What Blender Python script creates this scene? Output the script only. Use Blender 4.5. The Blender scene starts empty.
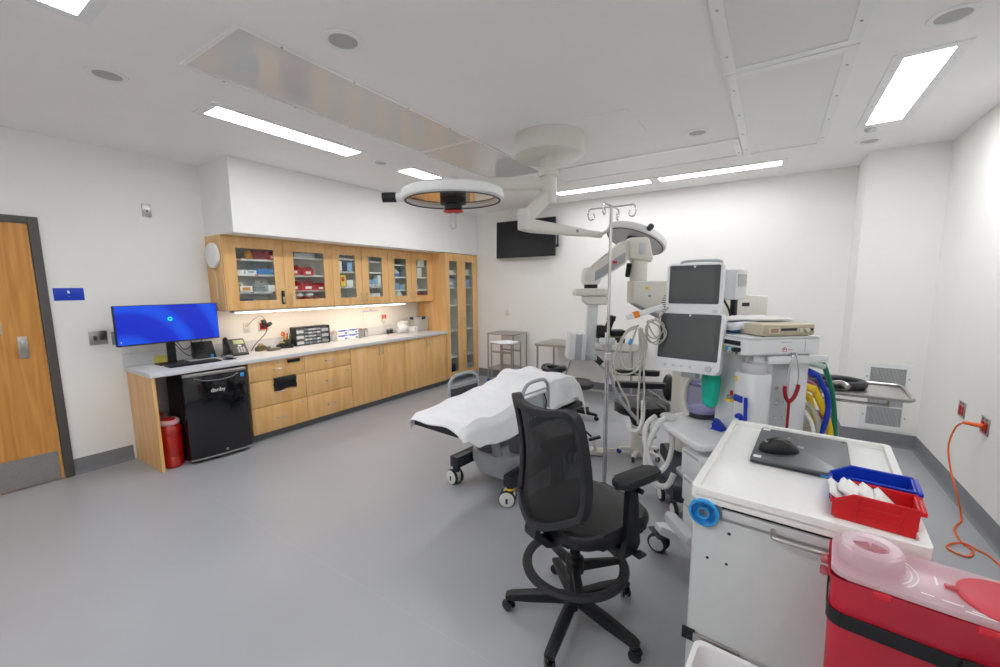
import bpy, bmesh, math, random
from mathutils import Vector, Matrix, Euler
random.seed(7)
SC = bpy.context.scene
COL = SC.collection
PI = math.pi
V = Vector

# ------------------------------------------------------------------ colour and materials
def lin(c):
    if isinstance(c, str):
        c = [int(c[i:i + 2], 16) / 255 for i in (0, 2, 4)]
    return [(x / 12.92 if x <= .04045 else ((x + .055) / 1.055) ** 2.4) for x in c]

def sock(n, *names):
    for k in names:
        if k in n.inputs:
            return n.inputs[k]

def mat(name, col, rough=.5, metal=0, var=.04, scale=30, bump=0, trans=0, coat=0, emit=None, es=0, ior=1.45, sss=0, alpha=1):
    m = bpy.data.materials.new(name)
    m.use_nodes = True
    nt = m.node_tree
    b = nt.nodes['Principled BSDF']
    c = lin(col)
    b.inputs['Base Color'].default_value = (*c, 1)
    b.inputs['Roughness'].default_value = rough
    b.inputs['Metallic'].default_value = metal
    b.inputs['IOR'].default_value = ior
    b.inputs['Transmission Weight'].default_value = trans
    b.inputs['Coat Weight'].default_value = coat
    b.inputs['Alpha'].default_value = alpha
    if sss:
        b.inputs['Subsurface Weight'].default_value = sss
        b.inputs['Subsurface Radius'].default_value = (.02, .02, .02)
    if emit:
        b.inputs['Emission Color'].default_value = (*lin(emit), 1)
        b.inputs['Emission Strength'].default_value = es
    if var:
        tc = nt.nodes.new('ShaderNodeTexCoord')
        nz = nt.nodes.new('ShaderNodeTexNoise')
        nz.inputs['Scale'].default_value = scale
        nz.inputs['Detail'].default_value = 3
        rp = nt.nodes.new('ShaderNodeValToRGB')
        rp.color_ramp.elements[0].position = .3
        rp.color_ramp.elements[1].position = .7
        rp.color_ramp.elements[0].color = (*[max(0, x * (1 - var)) for x in c], 1)
        rp.color_ramp.elements[1].color = (*[min(1, x * (1 + var)) for x in c], 1)
        nt.links.new(tc.outputs['Object'], nz.inputs['Vector'])
        nt.links.new(nz.outputs['Fac'], rp.inputs['Fac'])
        nt.links.new(rp.outputs['Color'], b.inputs['Base Color'])
        if bump:
            bp = nt.nodes.new('ShaderNodeBump')
            bp.inputs['Strength'].default_value = bump
            bp.inputs['Distance'].default_value = .004
            nt.links.new(nz.outputs['Fac'], bp.inputs['Height'])
            nt.links.new(bp.outputs['Normal'], b.inputs['Normal'])
    return m

def wood(name, c0, c1, rough=.4, scale=(14, 14, 1.1), wave=0.0):
    m = bpy.data.materials.new(name)
    m.use_nodes = True
    nt = m.node_tree
    b = nt.nodes['Principled BSDF']
    b.inputs['Roughness'].default_value = rough
    tc = nt.nodes.new('ShaderNodeTexCoord')
    mp = nt.nodes.new('ShaderNodeMapping')
    mp.inputs['Scale'].default_value = scale
    nz = nt.nodes.new('ShaderNodeTexNoise')
    nz.inputs['Scale'].default_value = 1.6
    nz.inputs['Detail'].default_value = 7
    nz.inputs['Distortion'].default_value = .6 + wave
    rp = nt.nodes.new('ShaderNodeValToRGB')
    rp.color_ramp.elements[0].position = .32
    rp.color_ramp.elements[1].position = .68
    rp.color_ramp.elements[0].color = (*lin(c0), 1)
    rp.color_ramp.elements[1].color = (*lin(c1), 1)
    nt.links.new(tc.outputs['Object'], mp.inputs['Vector'])
    nt.links.new(mp.outputs['Vector'], nz.inputs['Vector'])
    nt.links.new(nz.outputs['Fac'], rp.inputs['Fac'])
    nt.links.new(rp.outputs['Color'], b.inputs['Base Color'])
    return m

def pane(name, tint='ffffff', refl=.06, rough=.02, extra=0.0, extra_col='ffffff'):
    """thin clear sheet: transparent with a fresnel gloss (and some body colour)"""
    m = bpy.data.materials.new(name)
    m.use_nodes = True
    nt = m.node_tree
    nt.nodes.clear()
    o = nt.nodes.new('ShaderNodeOutputMaterial')
    t = nt.nodes.new('ShaderNodeBsdfTransparent')
    t.inputs['Color'].default_value = (*lin(tint), 1)
    g = nt.nodes.new('ShaderNodeBsdfGlossy')
    g.inputs['Roughness'].default_value = rough
    lw = nt.nodes.new('ShaderNodeLayerWeight')
    lw.inputs['Blend'].default_value = .12
    ad = nt.nodes.new('ShaderNodeMath')
    ad.operation = 'MULTIPLY_ADD'
    ad.inputs[1].default_value = .35
    ad.inputs[2].default_value = refl
    nt.links.new(lw.outputs['Fresnel'], ad.inputs[0])
    mx = nt.nodes.new('ShaderNodeMixShader')
    nt.links.new(ad.outputs[0], mx.inputs[0])
    src = t.outputs[0]
    if extra:
        d = nt.nodes.new('ShaderNodeBsdfDiffuse')
        d.inputs['Color'].default_value = (*lin(extra_col), 1)
        tl = nt.nodes.new('ShaderNodeBsdfTranslucent')
        tl.inputs['Color'].default_value = (*lin(extra_col), 1)
        m0 = nt.nodes.new('ShaderNodeMixShader')
        m0.inputs[0].default_value = .5
        nt.links.new(d.outputs[0], m0.inputs[1])
        nt.links.new(tl.outputs[0], m0.inputs[2])
        m1 = nt.nodes.new('ShaderNodeMixShader')
        m1.inputs[0].default_value = extra
        nt.links.new(t.outputs[0], m1.inputs[1])
        nt.links.new(m0.outputs[0], m1.inputs[2])
        src = m1.outputs[0]
    nt.links.new(src, mx.inputs[1])
    nt.links.new(g.outputs[0], mx.inputs[2])
    nt.links.new(mx.outputs[0], o.inputs[0])
    return m

# ------------------------------------------------------------------ mesh builder
class MB:
    def __init__(s):
        s.bm = bmesh.new()

    def _xf(s, vs, M):
        if M is not None:
            for v in vs:
                v.co = M @ v.co
        return s

    def box(s, x0, x1, y0, y1, z0, z1, bev=0, seg=2, M=None, flip=None):
        vs = [s.bm.verts.new((x, y, z)) for x in (x0, x1) for y in (y0, y1) for z in (z0, z1)]
        F = [(0, 1, 3, 2), (4, 6, 7, 5), (0, 4, 5, 1), (2, 3, 7, 6), (0, 2, 6, 4), (1, 5, 7, 3)]
        fs = [s.bm.faces.new([vs[i] for i in f]) for f in F]
        if bev:
            bev = min(bev, .49 * min(abs(x1 - x0), abs(y1 - y0), abs(z1 - z0)))
            es = list({e for f in fs for e in f.edges})
            r = bmesh.ops.bevel(s.bm, geom=es, offset=bev, segments=seg, affect='EDGES', profile=.5)
            vs = list({v for f in r['faces'] for v in f.verts} | {v for v in vs if v.is_valid})
        return s._xf(vs, M)

    def cbox(s, c, size, bev=0, rot=(0, 0, 0), seg=2):
        M = Matrix.Translation(c) @ Euler(rot).to_matrix().to_4x4()
        a, b, d = [k / 2 for k in size]
        return s.box(-a, a, -b, b, -d, d, bev, seg, M)

    def ring(s, c, u, v, r, n, r2=None):
        r2 = r if r2 is None else r2
        return [s.bm.verts.new(c + u * (r * math.cos(2 * PI * i / n)) + v * (r2 * math.sin(2 * PI * i / n))) for i in range(n)]

    def skin(s, rings, closed=True, cap0=True, cap1=True, loop=False):
        R = list(rings)
        pairs = list(zip(R[:-1], R[1:]))
        if loop:
            pairs.append((R[-1], R[0]))
        for a, b in pairs:
            n = len(a)
            for i in range(n if closed else n - 1):
                j = (i + 1) % n
                try:
                    s.bm.faces.new((a[i], a[j], b[j], b[i]))
                except ValueError:
                    pass
        if not loop and closed:
            if cap0:
                s.bm.faces.new(list(reversed(R[0])))
            if cap1:
                s.bm.faces.new(R[-1])
        return s

    def cyl(s, p0, p1, r0, r1=None, n=20, caps=True):
        p0, p1 = V(p0), V(p1)
        r1 = r0 if r1 is None else r1
        d = (p1 - p0).normalized()
        u = d.orthogonal().normalized()
        v = d.cross(u)
        return s.skin([s.ring(p0, u, v, r0, n), s.ring(p1, u, v, r1, n)], cap0=caps, cap1=caps)

    def lathe(s, prof, c=(0, 0, 0), n=28, axis=(0, 0, 1), caps=True, sx=1, sy=1):
        c = V(c)
        a = V(axis).normalized()
        u = V((1, 0, 0)) if abs(a.z) > .99 else a.orthogonal().normalized()
        v = a.cross(u)
        rs = [s.ring(c + a * z, u, v, max(r, 1e-4) * sx, n, max(r, 1e-4) * sy) for r, z in prof]
        return s.skin(rs, cap0=caps, cap1=caps)

    def tube(s, pts, r, n=8, closed=False, sm=0, r1=None, caps=True):
        P = [V(p) for p in pts]
        if sm:
            P = spline(P, sm, closed)
        N = len(P)
        rings = []
        pu = None
        for i, p in enumerate(P):
            if closed:
                t = P[(i + 1) % N] - P[i - 1]
            else:
                t = P[min(i + 1, N - 1)] - P[max(i - 1, 0)]
            t = t.normalized() if t.length > 1e-9 else V((0, 0, 1))
            u = t.orthogonal() if pu is None else pu - t * pu.dot(t)
            u = u.normalized() if u.length > 1e-6 else t.orthogonal().normalized()
            pu = u
            rr = r if r1 is None else r + (r1 - r) * i / (N - 1)
            rings.append(s.ring(p, u, t.cross(u), rr, n))
        return s.skin(rings, loop=closed, cap0=caps, cap1=caps)

    def strap(s, pts, w, t, side=(0, 0, 1), closed=False, sm=0):
        """flat band following pts: width w along `side`, thickness t"""
        P = [V(p) for p in pts]
        if sm:
            P = spline(P, sm, closed)
        N = len(P)
        sd = V(side).normalized()
        R = []
        for i, p in enumerate(P):
            tg = (P[(i + 1) % N] - P[i - 1]) if closed else P[min(i + 1, N - 1)] - P[max(i - 1, 0)]
            a = (sd - tg.normalized() * sd.dot(tg.normalized())).normalized()
            b = tg.normalized().cross(a)
            R.append([s.bm.verts.new(p + a * (w / 2 * i1) + b * (t / 2 * i2)) for i1, i2 in ((-1, -1), (1, -1), (1, 1), (-1, 1))])
        return s.skin(R, loop=closed)

    def prism(s, poly, d0, d1, M=None, bev=0, seg=2):
        """poly in local XY, extruded d0..d1 along local Z, then M"""
        a = [s.bm.verts.new((x, y, d0)) for x, y in poly]
        b = [s.bm.verts.new((x, y, d1)) for x, y in poly]
        n = len(poly)
        fs = [s.bm.faces.new(list(reversed(a))), s.bm.faces.new(b)]
        for i in range(n):
            j = (i + 1) % n
            fs.append(s.bm.faces.new((a[i], a[j], b[j], b[i])))
        vs = a + b
        if bev:
            es = list(set(fs[0].edges) | set(fs[1].edges))
            r = bmesh.ops.bevel(s.bm, geom=es, offset=bev, segments=seg, affect='EDGES', profile=.5)
            vs = list({v for f in r['faces'] for v in f.verts} | {v for v in vs if v.is_valid})
        return s._xf(vs, M)

    def frame(s, outer, inner, d0, d1, M=None):
        """flat ring between two polygons of equal count, extruded"""
        n = len(outer)
        L = [[s.bm.verts.new((x, y, d)) for x, y in p] for p, d in ((outer, d0), (outer, d1), (inner, d1), (inner, d0))]
        for k in range(4):
            a, b = L[k], L[(k + 1) % 4]
            for i in range(n):
                j = (i + 1) % n
                s.bm.faces.new((a[i], a[j], b[j], b[i]))
        return s._xf([v for l in L for v in l], M)

    def ell(s, c, r, n=20, m=12, M=None):
        c = V(c)
        r = (r, r, r) if isinstance(r, (int, float)) else r
        R = []
        for k in range(1, m):
            a = PI * k / m
            R.append([s.bm.verts.new((c.x + r[0] * math.sin(a) * math.cos(2 * PI * i / n), c.y + r[1] * math.sin(a) * math.sin(2 * PI * i / n), c.z - r[2] * math.cos(a))) for i in range(n)])
        s.skin(R)
        return s._xf([v for q in R for v in q], M)

    def grid(s, nu, nv, fn, thick=0):
        g = [[s.bm.verts.new(fn(i / nu, j / nv)) for j in range(nv + 1)] for i in range(nu + 1)]
        for i in range(nu):
            for j in range(nv):
                s.bm.faces.new((g[i][j], g[i + 1][j], g[i + 1][j + 1], g[i][j + 1]))
        return s

    def build(s, name, m, parent=None, world=False, smooth=True, mods=None):
        bmesh.ops.recalc_face_normals(s.bm, faces=s.bm.faces)
        if world and parent is not None:
            s.bm.transform(chain(parent).inverted())
        if smooth:
            for f in s.bm.faces:
                f.smooth = True
            for e in s.bm.edges:
                if len(e.link_faces) == 2 and e.calc_face_angle(0) > math.radians(38):
                    e.smooth = False
        me = bpy.data.meshes.new(name)
        s.bm.to_mesh(me)
        s.bm.free()
        o = bpy.data.objects.new(name, me)
        me.materials.append(m)
        COL.objects.link(o)
        if parent is not None:
            o.parent = parent
        return o

def chain(o):
    M = o.matrix_basis.copy()
    return chain(o.parent) @ M if o.parent else M

def spline(P, k, closed=False):
    out = []
    N = len(P)
    for i in range(N if closed else N - 1):
        if closed:
            a, b, c, d = P[i - 1], P[i], P[(i + 1) % N], P[(i + 2) % N]
        else:
            a, b, c, d = P[max(i - 1, 0)], P[i], P[i + 1], P[min(i + 2, N - 1)]
        for q in range(k):
            t = q / k
            out.append(.5 * ((2 * b) + (c - a) * t + (2 * a - 5 * b + 4 * c - d) * t * t + (3 * b - a - 3 * c + d) * t ** 3))
    if not closed:
        out.append(P[-1])
    return out

def tag(o, label, cat, group=None, kind=None):
    o['label'] = label
    o['category'] = cat
    if group:
        o['group'] = group
    if kind:
        o['kind'] = kind
    return o

def thing(name, label, cat, loc=(0, 0, 0), rz=0, group=None):
    o = bpy.data.objects.new(name, None)
    o.empty_display_size = .1
    COL.objects.link(o)
    o.location = loc
    o.rotation_euler = (0, 0, rz)
    return tag(o, label, cat, group)

def struct(o, label=None, cat=None):
    o['kind'] = 'structure'
    if label:
        o['label'] = label
    if cat:
        o['category'] = cat
    return o

def text(name, s, size, m, pos, right, up, parent=None, ext=.0004, align='CENTER'):
    cu = bpy.data.curves.new(name, 'FONT')
    cu.body = s
    cu.size = size
    cu.extrude = ext
    cu.align_x = align
    cu.align_y = 'CENTER'
    tmp = bpy.data.objects.new(name, cu)
    COL.objects.link(tmp)
    me = bpy.data.meshes.new_from_object(tmp.evaluated_get(bpy.context.evaluated_depsgraph_get()))
    bpy.data.objects.remove(tmp)
    me.name = name
    me.materials.clear()
    me.materials.append(m)
    o = bpy.data.objects.new(name, me)
    COL.objects.link(o)
    r, u = V(right).normalized(), V(up).normalized()
    u = (u - r * u.dot(r)).normalized()
    n = r.cross(u)
    M = Matrix((r, u, n)).transposed().to_4x4()
    M.translation = V(pos)
    if parent is not None:
        o.parent = parent
        M = chain(parent).inverted() @ M
    o.matrix_basis = M
    return o

def copy_tree(o, parent=None):
    c = o.copy()
    COL.objects.link(c)
    if parent is not None:
        c.parent = parent
    for ch in [q for q in COL.objects if q.parent == o]:
        copy_tree(ch, c)
    return c

def rrect(w, h, r, n=5, cx=0, cy=0):
    pts = []
    for sx, sy, a in ((1, 1, 0), (-1, 1, 90), (-1, -1, 180), (1, -1, 270)):
        for k in range(n + 1):
            t = math.radians(a + 90 * k / n)
            pts.append((cx + sx * (w / 2 - r) + r * math.cos(t), cy + sy * (h / 2 - r) + r * math.sin(t)))
    return pts

def basis(x, y, z, o):
    M = Matrix((V(x), V(y), V(z))).transposed().to_4x4()
    M.translation = V(o)
    return M

# ------------------------------------------------------------------ palette
M_WALL = mat('wall_paint', 'f1f0ed', .75, var=.01, scale=3)
M_CEIL = mat('ceiling_paint', 'f4f3f2', .8, var=.01, scale=3)
M_BASE = mat('cove_base_vinyl', '7f8186', .45, var=.02)
M_MAPLE = wood('maple_veneer', 'dfab66', 'ecc188', .38, (9, 9, .9))
M_MAPLE2 = wood('maple_edge', 'd2a064', 'dcb078', .4, (9, 9, .9))
M_OAK = wood('oak_door_veneer', 'c08038', 'd89c52', .4, (10, 10, .55), 1.2)
M_INT = mat('melamine_white', 'f4f4f0', .5, var=.01)
M_TOP = mat('solid_surface_grey', 'd5d6d8', .3, var=.10, scale=320)
M_STEEL = mat('brushed_steel', 'b4b2ae', .32, 1, var=.05, scale=60)
M_CHROME = mat('chrome', 'd4d4d6', .12, 1, var=0)
M_NICKEL = mat('satin_nickel', 'bdbab4', .3, 1, var=0)
M_FRAME = mat('door_frame_paint', '55524f', .5, var=.02)
M_BLACK = mat('black_plastic', '16171a', .42, var=.05)
M_BLKGLOSS = mat('black_gloss', '0c0d10', .12, var=0, coat=.5)
M_DKGREY = mat('dark_grey_plastic', '37393e', .45, var=.04)
M_GREY = mat('mid_grey_plastic', '8d9196', .45, var=.03)
M_LGREY = mat('light_grey_plastic', 'c9cbcc', .4, var=.02)
M_WHITE = mat('white_plastic', 'eceded', .35, var=.01)
M_TOE = mat('toe_kick_vinyl', '6b6e73', .5, var=.02)
M_CREAM = mat('ivory_enamel', 'dfdcd2', .38, var=.01)
M_PALEGREY = mat('pale_grey_enamel', 'd3d5d6', .35, var=.01)
M_PAPER = mat('paper_white', 'f0efec', .8, var=.02)
M_RED = mat('red_plastic', 'c8141c', .35, var=.04)
M_BLUE = mat('blue_plastic', '1238b4', .35, var=.04)
M_NAVY = mat('navy_plastic', '1c2a52', .4, var=.03)
M_SKY = mat('sky_blue_plastic', '2f96d8', .4, var=.03)
M_YELLOW = mat('yellow_plastic', 'f0c81e', .4, var=.03)
M_GREEN = mat('green_rubber', '0f7a5c', .45, var=.04)
M_TEAL = mat('teal_rubber', '18b89c', .4, var=.04)
M_ORANGE = mat('orange_rubber', 'e8641a', .45, var=.03)
M_AMBER = mat('amber_plastic', 'c98a34', .35, var=.05)
M_LINEN = mat('white_linen', 'eeeff2', .85, var=.02, scale=14, bump=.25)
M_VINYL = mat('black_vinyl', '1c1d20', .38, var=.08, scale=120)
M_CASTER = mat('white_caster', 'dadad6', .4, var=.02)
M_RUBBER = mat('dark_rubber', '26272a', .6, var=.05)
M_GLASS = pane('cabinet_glass', 'fcfefd', .03)
M_CLEAR = pane('clear_plastic', 'f0f2f4', .08, .08, .10, 'f4f6f8')
M_FROST = pane('frosted_plastic', 'fcfcfc', .04, .2, .5, 'fbfbf8')
M_DIFF = mat('light_diffuser', 'ffffff', .5, var=0, emit='fbfdff', es=26)
M_DIFF3 = mat('light_diffuser_left', 'ffffff', .5, var=0, emit='fbfdff', es=20)
M_DIFF2 = mat('light_diffuser_soft', 'ffffff', .5, var=0, emit='fbfdff', es=14)
M_UNDER = mat('undercabinet_led', 'ffffff', .5, var=0, emit='ffe9cc', es=9)

# floor: sheet vinyl with faint welded seams
def floor_material():
    m = mat('sheet_vinyl_floor', 'a6a8ad', .32, var=.035, scale=1.3)
    nt = m.node_tree
    b = nt.nodes['Principled BSDF']
    src = b.inputs['Base Color'].links[0].from_socket
    tc = nt.nodes.new('ShaderNodeTexCoord')
    sp = nt.nodes.new('ShaderNodeSeparateXYZ')
    nt.links.new(tc.outputs['Object'], sp.inputs[0])
    md = nt.nodes.new('ShaderNodeMath'); md.operation = 'PINGPONG'
    md.inputs[1].default_value = .92
    ad = nt.nodes.new('ShaderNodeMath'); ad.operation = 'ADD'; ad.inputs[1].default_value = 7.865
    nt.links.new(sp.outputs[1], ad.inputs[0])
    nt.links.new(ad.outputs[0], md.inputs[0])
    lt = nt.nodes.new('ShaderNodeMath'); lt.operation = 'LESS_THAN'; lt.inputs[1].default_value = .004
    nt.links.new(md.outputs[0], lt.inputs[0])
    ml = nt.nodes.new('ShaderNodeMath'); ml.operation = 'MULTIPLY'; ml.inputs[1].default_value = .10
    nt.links.new(lt.outputs[0], ml.inputs[0])
    mx = nt.nodes.new('ShaderNodeMixRGB')
    mx.inputs[2].default_value = (*lin('c8c8cc'), 1)
    nt.links.new(ml.outputs[0], mx.inputs[0])
    nt.links.new(src, mx.inputs[1])
    nt.links.new(mx.outputs[0], b.inputs['Base Color'])
    return m
M_FLOOR = floor_material()

# ------------------------------------------------------------------ room shell
XL, XR, YB, YC, ZC, YF, XC = -5.134, 1.27, 6.13, 5.55, 2.922, -1.3, .69
T = .12
struct(MB().box(XL - T, XR + T, YF - T, YB + T, -.1, 0).build('floor', M_FLOOR))
struct(MB().box(XL - T, XR + T, YF - T, YB + T, ZC, ZC + .1).build('ceiling', M_CEIL))
struct(MB().box(XL - T, XL, YF - T, YB + T, 0, ZC).build('wall_left', M_WALL))
struct(MB().box(XR, XR + T, YF - T, YB + T, 0, ZC).build('wall_right', M_WALL))
struct(MB().box(XL, XR, YB, YB + T, 0, ZC).build('wall_back', M_WALL))
struct(MB().box(XL, XR, YF - T, YF, 0, ZC).build('wall_front', M_WALL))
struct(MB().box(XC, XR, YC, YB, 0, ZC).build('wall_corner', M_WALL))
struct(MB().box(XL, -4.50, 2.068, YB, 2.198, ZC).build('wall_soffit', M_WALL))
# coved vinyl base: a thin upstand with a rounded foot
def cove(name, a, b, nrm):
    a, b, n = V(a), V(b), V(nrm)
    prof = [(0, 0), (.03, 0), (.02, .004), (.011, .012), (.006, .03), (.005, .142), (0, .142)]
    mb = MB()
    R = [[mb.bm.verts.new(p + n * d + V((0, 0, z))) for d, z in prof] for p in (a, b)]
    mb.skin(R)
    return struct(mb.build(name, M_BASE))
cove('baseboard_left', (XL, .85, 0), (XL, 1.27, 0), (1, 0, 0))
cove('baseboard_back', (-4.50, YB, 0), (XC, YB, 0), (0, -1, 0))
cove('baseboard_corner', (XC, YC, 0), (XR, YC, 0), (0, -1, 0))
cove('baseboard_return', (XC, YB, 0), (XC, YC, 0), (-1, 0, 0))
cove('baseboard_right', (XR, YC, 0), (XR, YF, 0), (-1, 0, 0))

# door with vision panel
d = thing('door_1', None, 'door', (XL, .3, 0)); del d['label']; del d['category']; d['kind'] = 'structure'
fr = MB()
fr.box(XL, XL + .03, .79, .85, 0, 2.24, .004).box(XL, XL + .03, -.19, -.13, 0, 2.24, .004).box(XL, XL + .03, -.13, .79, 2.185, 2.24, .004)
fr.build('door_frame', M_FRAME, d, True)
lf = MB()
lf.box(XL, XL + .018, -.125, .42, .008, 2.18).box(XL, XL + .018, .565, .785, .008, 2.18).box(XL, XL + .018, .42, .565, .008, 1.30).box(XL, XL + .018, .42, .565, 1.98, 2.18)
leaf = lf.build('door_leaf', M_OAK, d, True)
MB().box(XL + .001, XL + .006, .42, .565, 1.30, 1.98).build('vision_panel', mat('wired_glass', 'b9c3c4', .1, var=0), leaf, True)
MB().box(XL + .018, XL + .021, -.1, .765, .012, .262).build('kick_plate', M_STEEL, leaf, True)
h = MB().box(XL + .018, XL + .03, .635, .69, 1.09, 1.27, .004)
h.cyl((XL + .03, .662, 1.16), (XL + .075, .662, 1.16), .018)
h.box(XL + .055, XL + .08, .645, .68, 1.145, 1.24, .006)
h.build('door_handle', M_NICKEL, leaf, True)

# ------------------------------------------------------------------ ceiling fittings
def light(x0, x1, y0, y1, label, rim=.055, m=None):
    t = thing('ceiling_light', label, 'light', ((x0 + x1) / 2, (y0 + y1) / 2, ZC), group='recessed ceiling lights')
    o = [(x0 - rim, y0 - rim), (x1 + rim, y0 - rim), (x1 + rim, y1 + rim), (x0 - rim, y1 + rim)]
    i = [(x0, y0), (x1, y0), (x1, y1), (x0, y1)]
    f = MB().frame(o, i, ZC - .006, ZC)
    f.build('frame', M_WHITE, t, True)
    MB().box(x0, x1, y0, y1, ZC - .003, ZC - .0005).build('diffuser', m or M_DIFF, t, True)
    for k in range(4):
        yy = y0 + (y1 - y0) * (k + .5) / 4 if (y1 - y0) > (x1 - x0) else None
        for sd in (-1, 1):
            if yy is None:
                xx = x0 + (x1 - x0) * (k + .5) / 4
                p = (xx, (y0 if sd < 0 else y1) + sd * rim * .5)
            else:
                p = ((x0 if sd < 0 else x1) + sd * rim * .5, yy)
            MB().cyl((p[0], p[1], ZC - .0085), (p[0], p[1], ZC - .006), .006, n=8).build('screw', M_LGREY, t, True)
    return t
light(-3.57, -3.36, 1.51, 2.735, 'long recessed ceiling light nearest the computer end of the wooden cabinets', m=M_DIFF3)
light(-3.57, -3.36, 3.40, 4.63, 'recessed ceiling light beyond the first, partly behind the round lamp head', m=M_DIFF3)
light(-2.62, -1.37, 5.40, 5.585, 'recessed ceiling light by the back wall nearer the television', m=M_DIFF2)
light(-1.255, -.02, 5.40, 5.585, 'recessed ceiling light by the back wall farther from the television', m=M_DIFF2)
light(.535, .745, 3.40, 4.60, 'wide bright recessed ceiling light near the right-hand wall')
light(-2.80, -2.59, -.53, .69, 'ceiling light cut off by the upper left edge of the photo')
light(.535, .745, .2, 1.4, 'added unseen ceiling light over the sharps container, above the frame', m=M_DIFF2)  # added out of view to raise the brightness of the room
light(-2.0, -.7, -.75, -.55, 'added unseen ceiling light behind the camera')  # extra unseen fitting, put in to light surfaces facing the camera

M_GRILLES = mat('panel_screw', 'a8a8a6', .4, .5, var=0)
M_PERF = None
def perforated():
    m = mat('perforated_panel', 'dcdbd9', .3, var=0)
    nt = m.node_tree
    b = nt.nodes['Principled BSDF']
    tc = nt.nodes.new('ShaderNodeTexCoord')
    vo = nt.nodes.new('ShaderNodeTexVoronoi')
    vo.inputs['Scale'].default_value = 75
    vo.inputs['Randomness'].default_value = 0
    rp = nt.nodes.new('ShaderNodeValToRGB')
    rp.color_ramp.elements[0].position = .18
    rp.color_ramp.elements[1].position = .3
    rp.color_ramp.elements[0].color = (*lin('b4b4b3'), 1)
    rp.color_ramp.elements[1].color = (*lin('e2e2e1'), 1)
    nt.links.new(tc.outputs['Object'], vo.inputs['Vector'])
    nt.links.new(vo.outputs['Distance'], rp.inputs['Fac'])
    nt.links.new(rp.outputs['Color'], b.inputs['Base Color'])
    b.inputs['Coat Weight'].default_value = 0
    return m
M_PERF = perforated()
M_PERFG = perforated()
M_PERFG.node_tree.nodes['Principled BSDF'].inputs['Roughness'].default_value = .05
M_PERFG.node_tree.nodes['Principled BSDF'].inputs['IOR'].default_value = 1.6

def diffuser(x0, x1, y0, y1, label, rim, m, cross=(), axis='y'):
    t = thing('air_diffuser', label, 'air diffuser', ((x0 + x1) / 2, (y0 + y1) / 2, ZC), group='perforated ceiling air diffusers')
    f = MB().frame([(x0, y0), (x1, y0), (x1, y1), (x0, y1)], [(x0 + rim, y0 + rim), (x1 - rim, y0 + rim), (x1 - rim, y1 - rim), (x0 + rim, y1 - rim)], ZC - .012, ZC)
    for c in cross:
        if axis == 'y':
            f.box(x0 + rim, x1 - rim, c - rim * .7, c + rim * .7, ZC - .011, ZC - .001)
    fo = f.build('frame', M_WHITE, t, True)
    MB().box(x0 + rim, x1 - rim, y0 + rim, y1 - rim, ZC - .007, ZC - .0005).build('perforated_panel', m, t, True)
    n = max(2, int((y1 - y0) / .45))
    for k in range(n):
        yy = y0 + (y1 - y0) * (k + .5) / n
        for xx in (x0 + rim * .5, x1 - rim * .5):
            MB().cyl((xx, yy, ZC - .0145), (xx, yy, ZC - .012), .007, n=8).build('screw', M_GRILLES, fo, True)
diffuser(-2.92, -2.25, 1.13, 4.34, 'long glossy perforated air diffuser running beside the left ceiling lights', .022, M_PERFG, (3.06,))
diffuser(-2.26, -.345, 4.35, 4.95, 'narrow perforated air diffuser parallel to the back wall lights', .05, M_PERF)
diffuser(-.335, .30, 3.05, 4.97, 'square-ended perforated air diffuser nearest the back wall, right of the lamp boom', .06, M_PERF)
diffuser(-.335, .30, 1.13, 3.04, 'perforated air diffuser cut by the top edge of the photo', .06, M_PERF)
o = MB().box(-1.40, -.97, 3.195, 3.735, ZC - .006, ZC).build('access_hatch', M_CEIL)
tag(o, 'plain square access hatch in the ceiling right of the lamp boom', 'hatch')

M_GRILLE = mat('speaker_grille', 'b4b4b2', .6, var=.02)
def speaker(x, y, r, label):
    t = thing('ceiling_speaker', label, 'ceiling speaker', (x, y, ZC), group='round ceiling speakers and downlights')
    MB().lathe([(r, 0), (r, -.004), (r * .95, -.008), (r * .72, -.008), (r * .68, -.003), (r * .68, 0)], (0, 0, 0), 36).build('rim', M_WHITE, t)
    MB().lathe([(r * .69, -.0005), (r * .69, -.004), (.001, -.0045)], (0, 0, 0), 36).build('grille', M_GRILLE, t)
speaker(-1.957, 1.515, .105, 'round ceiling speaker between the long diffuser and the top edge')
speaker(-3.418, .944, .10, 'round ceiling speaker nearest the wooden door')
speaker(-3.475, 3.07, .085, 'small round ceiling fitting between the two left ceiling lights')
speaker(-.628, 4.013, .095, 'round ceiling speaker between the access hatch and the square diffuser')
speaker(.632, 5.13, .095, 'round ceiling speaker beyond the wide light by the corner column')
speaker(.633, 3.02, .095, 'round ceiling speaker between the wide right light and the top edge')
o = MB().lathe([(.04, 0), (.04, -.01), (.03, -.018), (.001, -.02)], (.586, 4.76, ZC), 20).build('smoke_sensor', M_LGREY)
tag(o, 'small round sensor on the ceiling just behind the wide right light', 'sensor')
# ================================================================== CABINETRY
XB, XU, XT = -4.505, -4.78, -4.50        # door faces: base, upper, tall
def pull(mb, x, y, z, L, vertical):
    r = .005
    if vertical:
        p = [(x, y, z - L / 2), (x + .03, y, z - L / 2), (x + .03, y, z + L / 2), (x, y, z + L / 2)]
    else:
        p = [(x, y - L / 2, z), (x + .03, y - L / 2, z), (x + .03, y + L / 2, z), (x, y + L / 2, z)]
    mb.tube(p, r, 8)
    return mb

def lock(par, x, y, z):
    MB().lathe([(.011, 0), (.011, .004), (.008, .006), (.001, .006)], (x, y, z), 14, (1, 0, 0)).build('lock', M_NICKEL, par, True)

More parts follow.
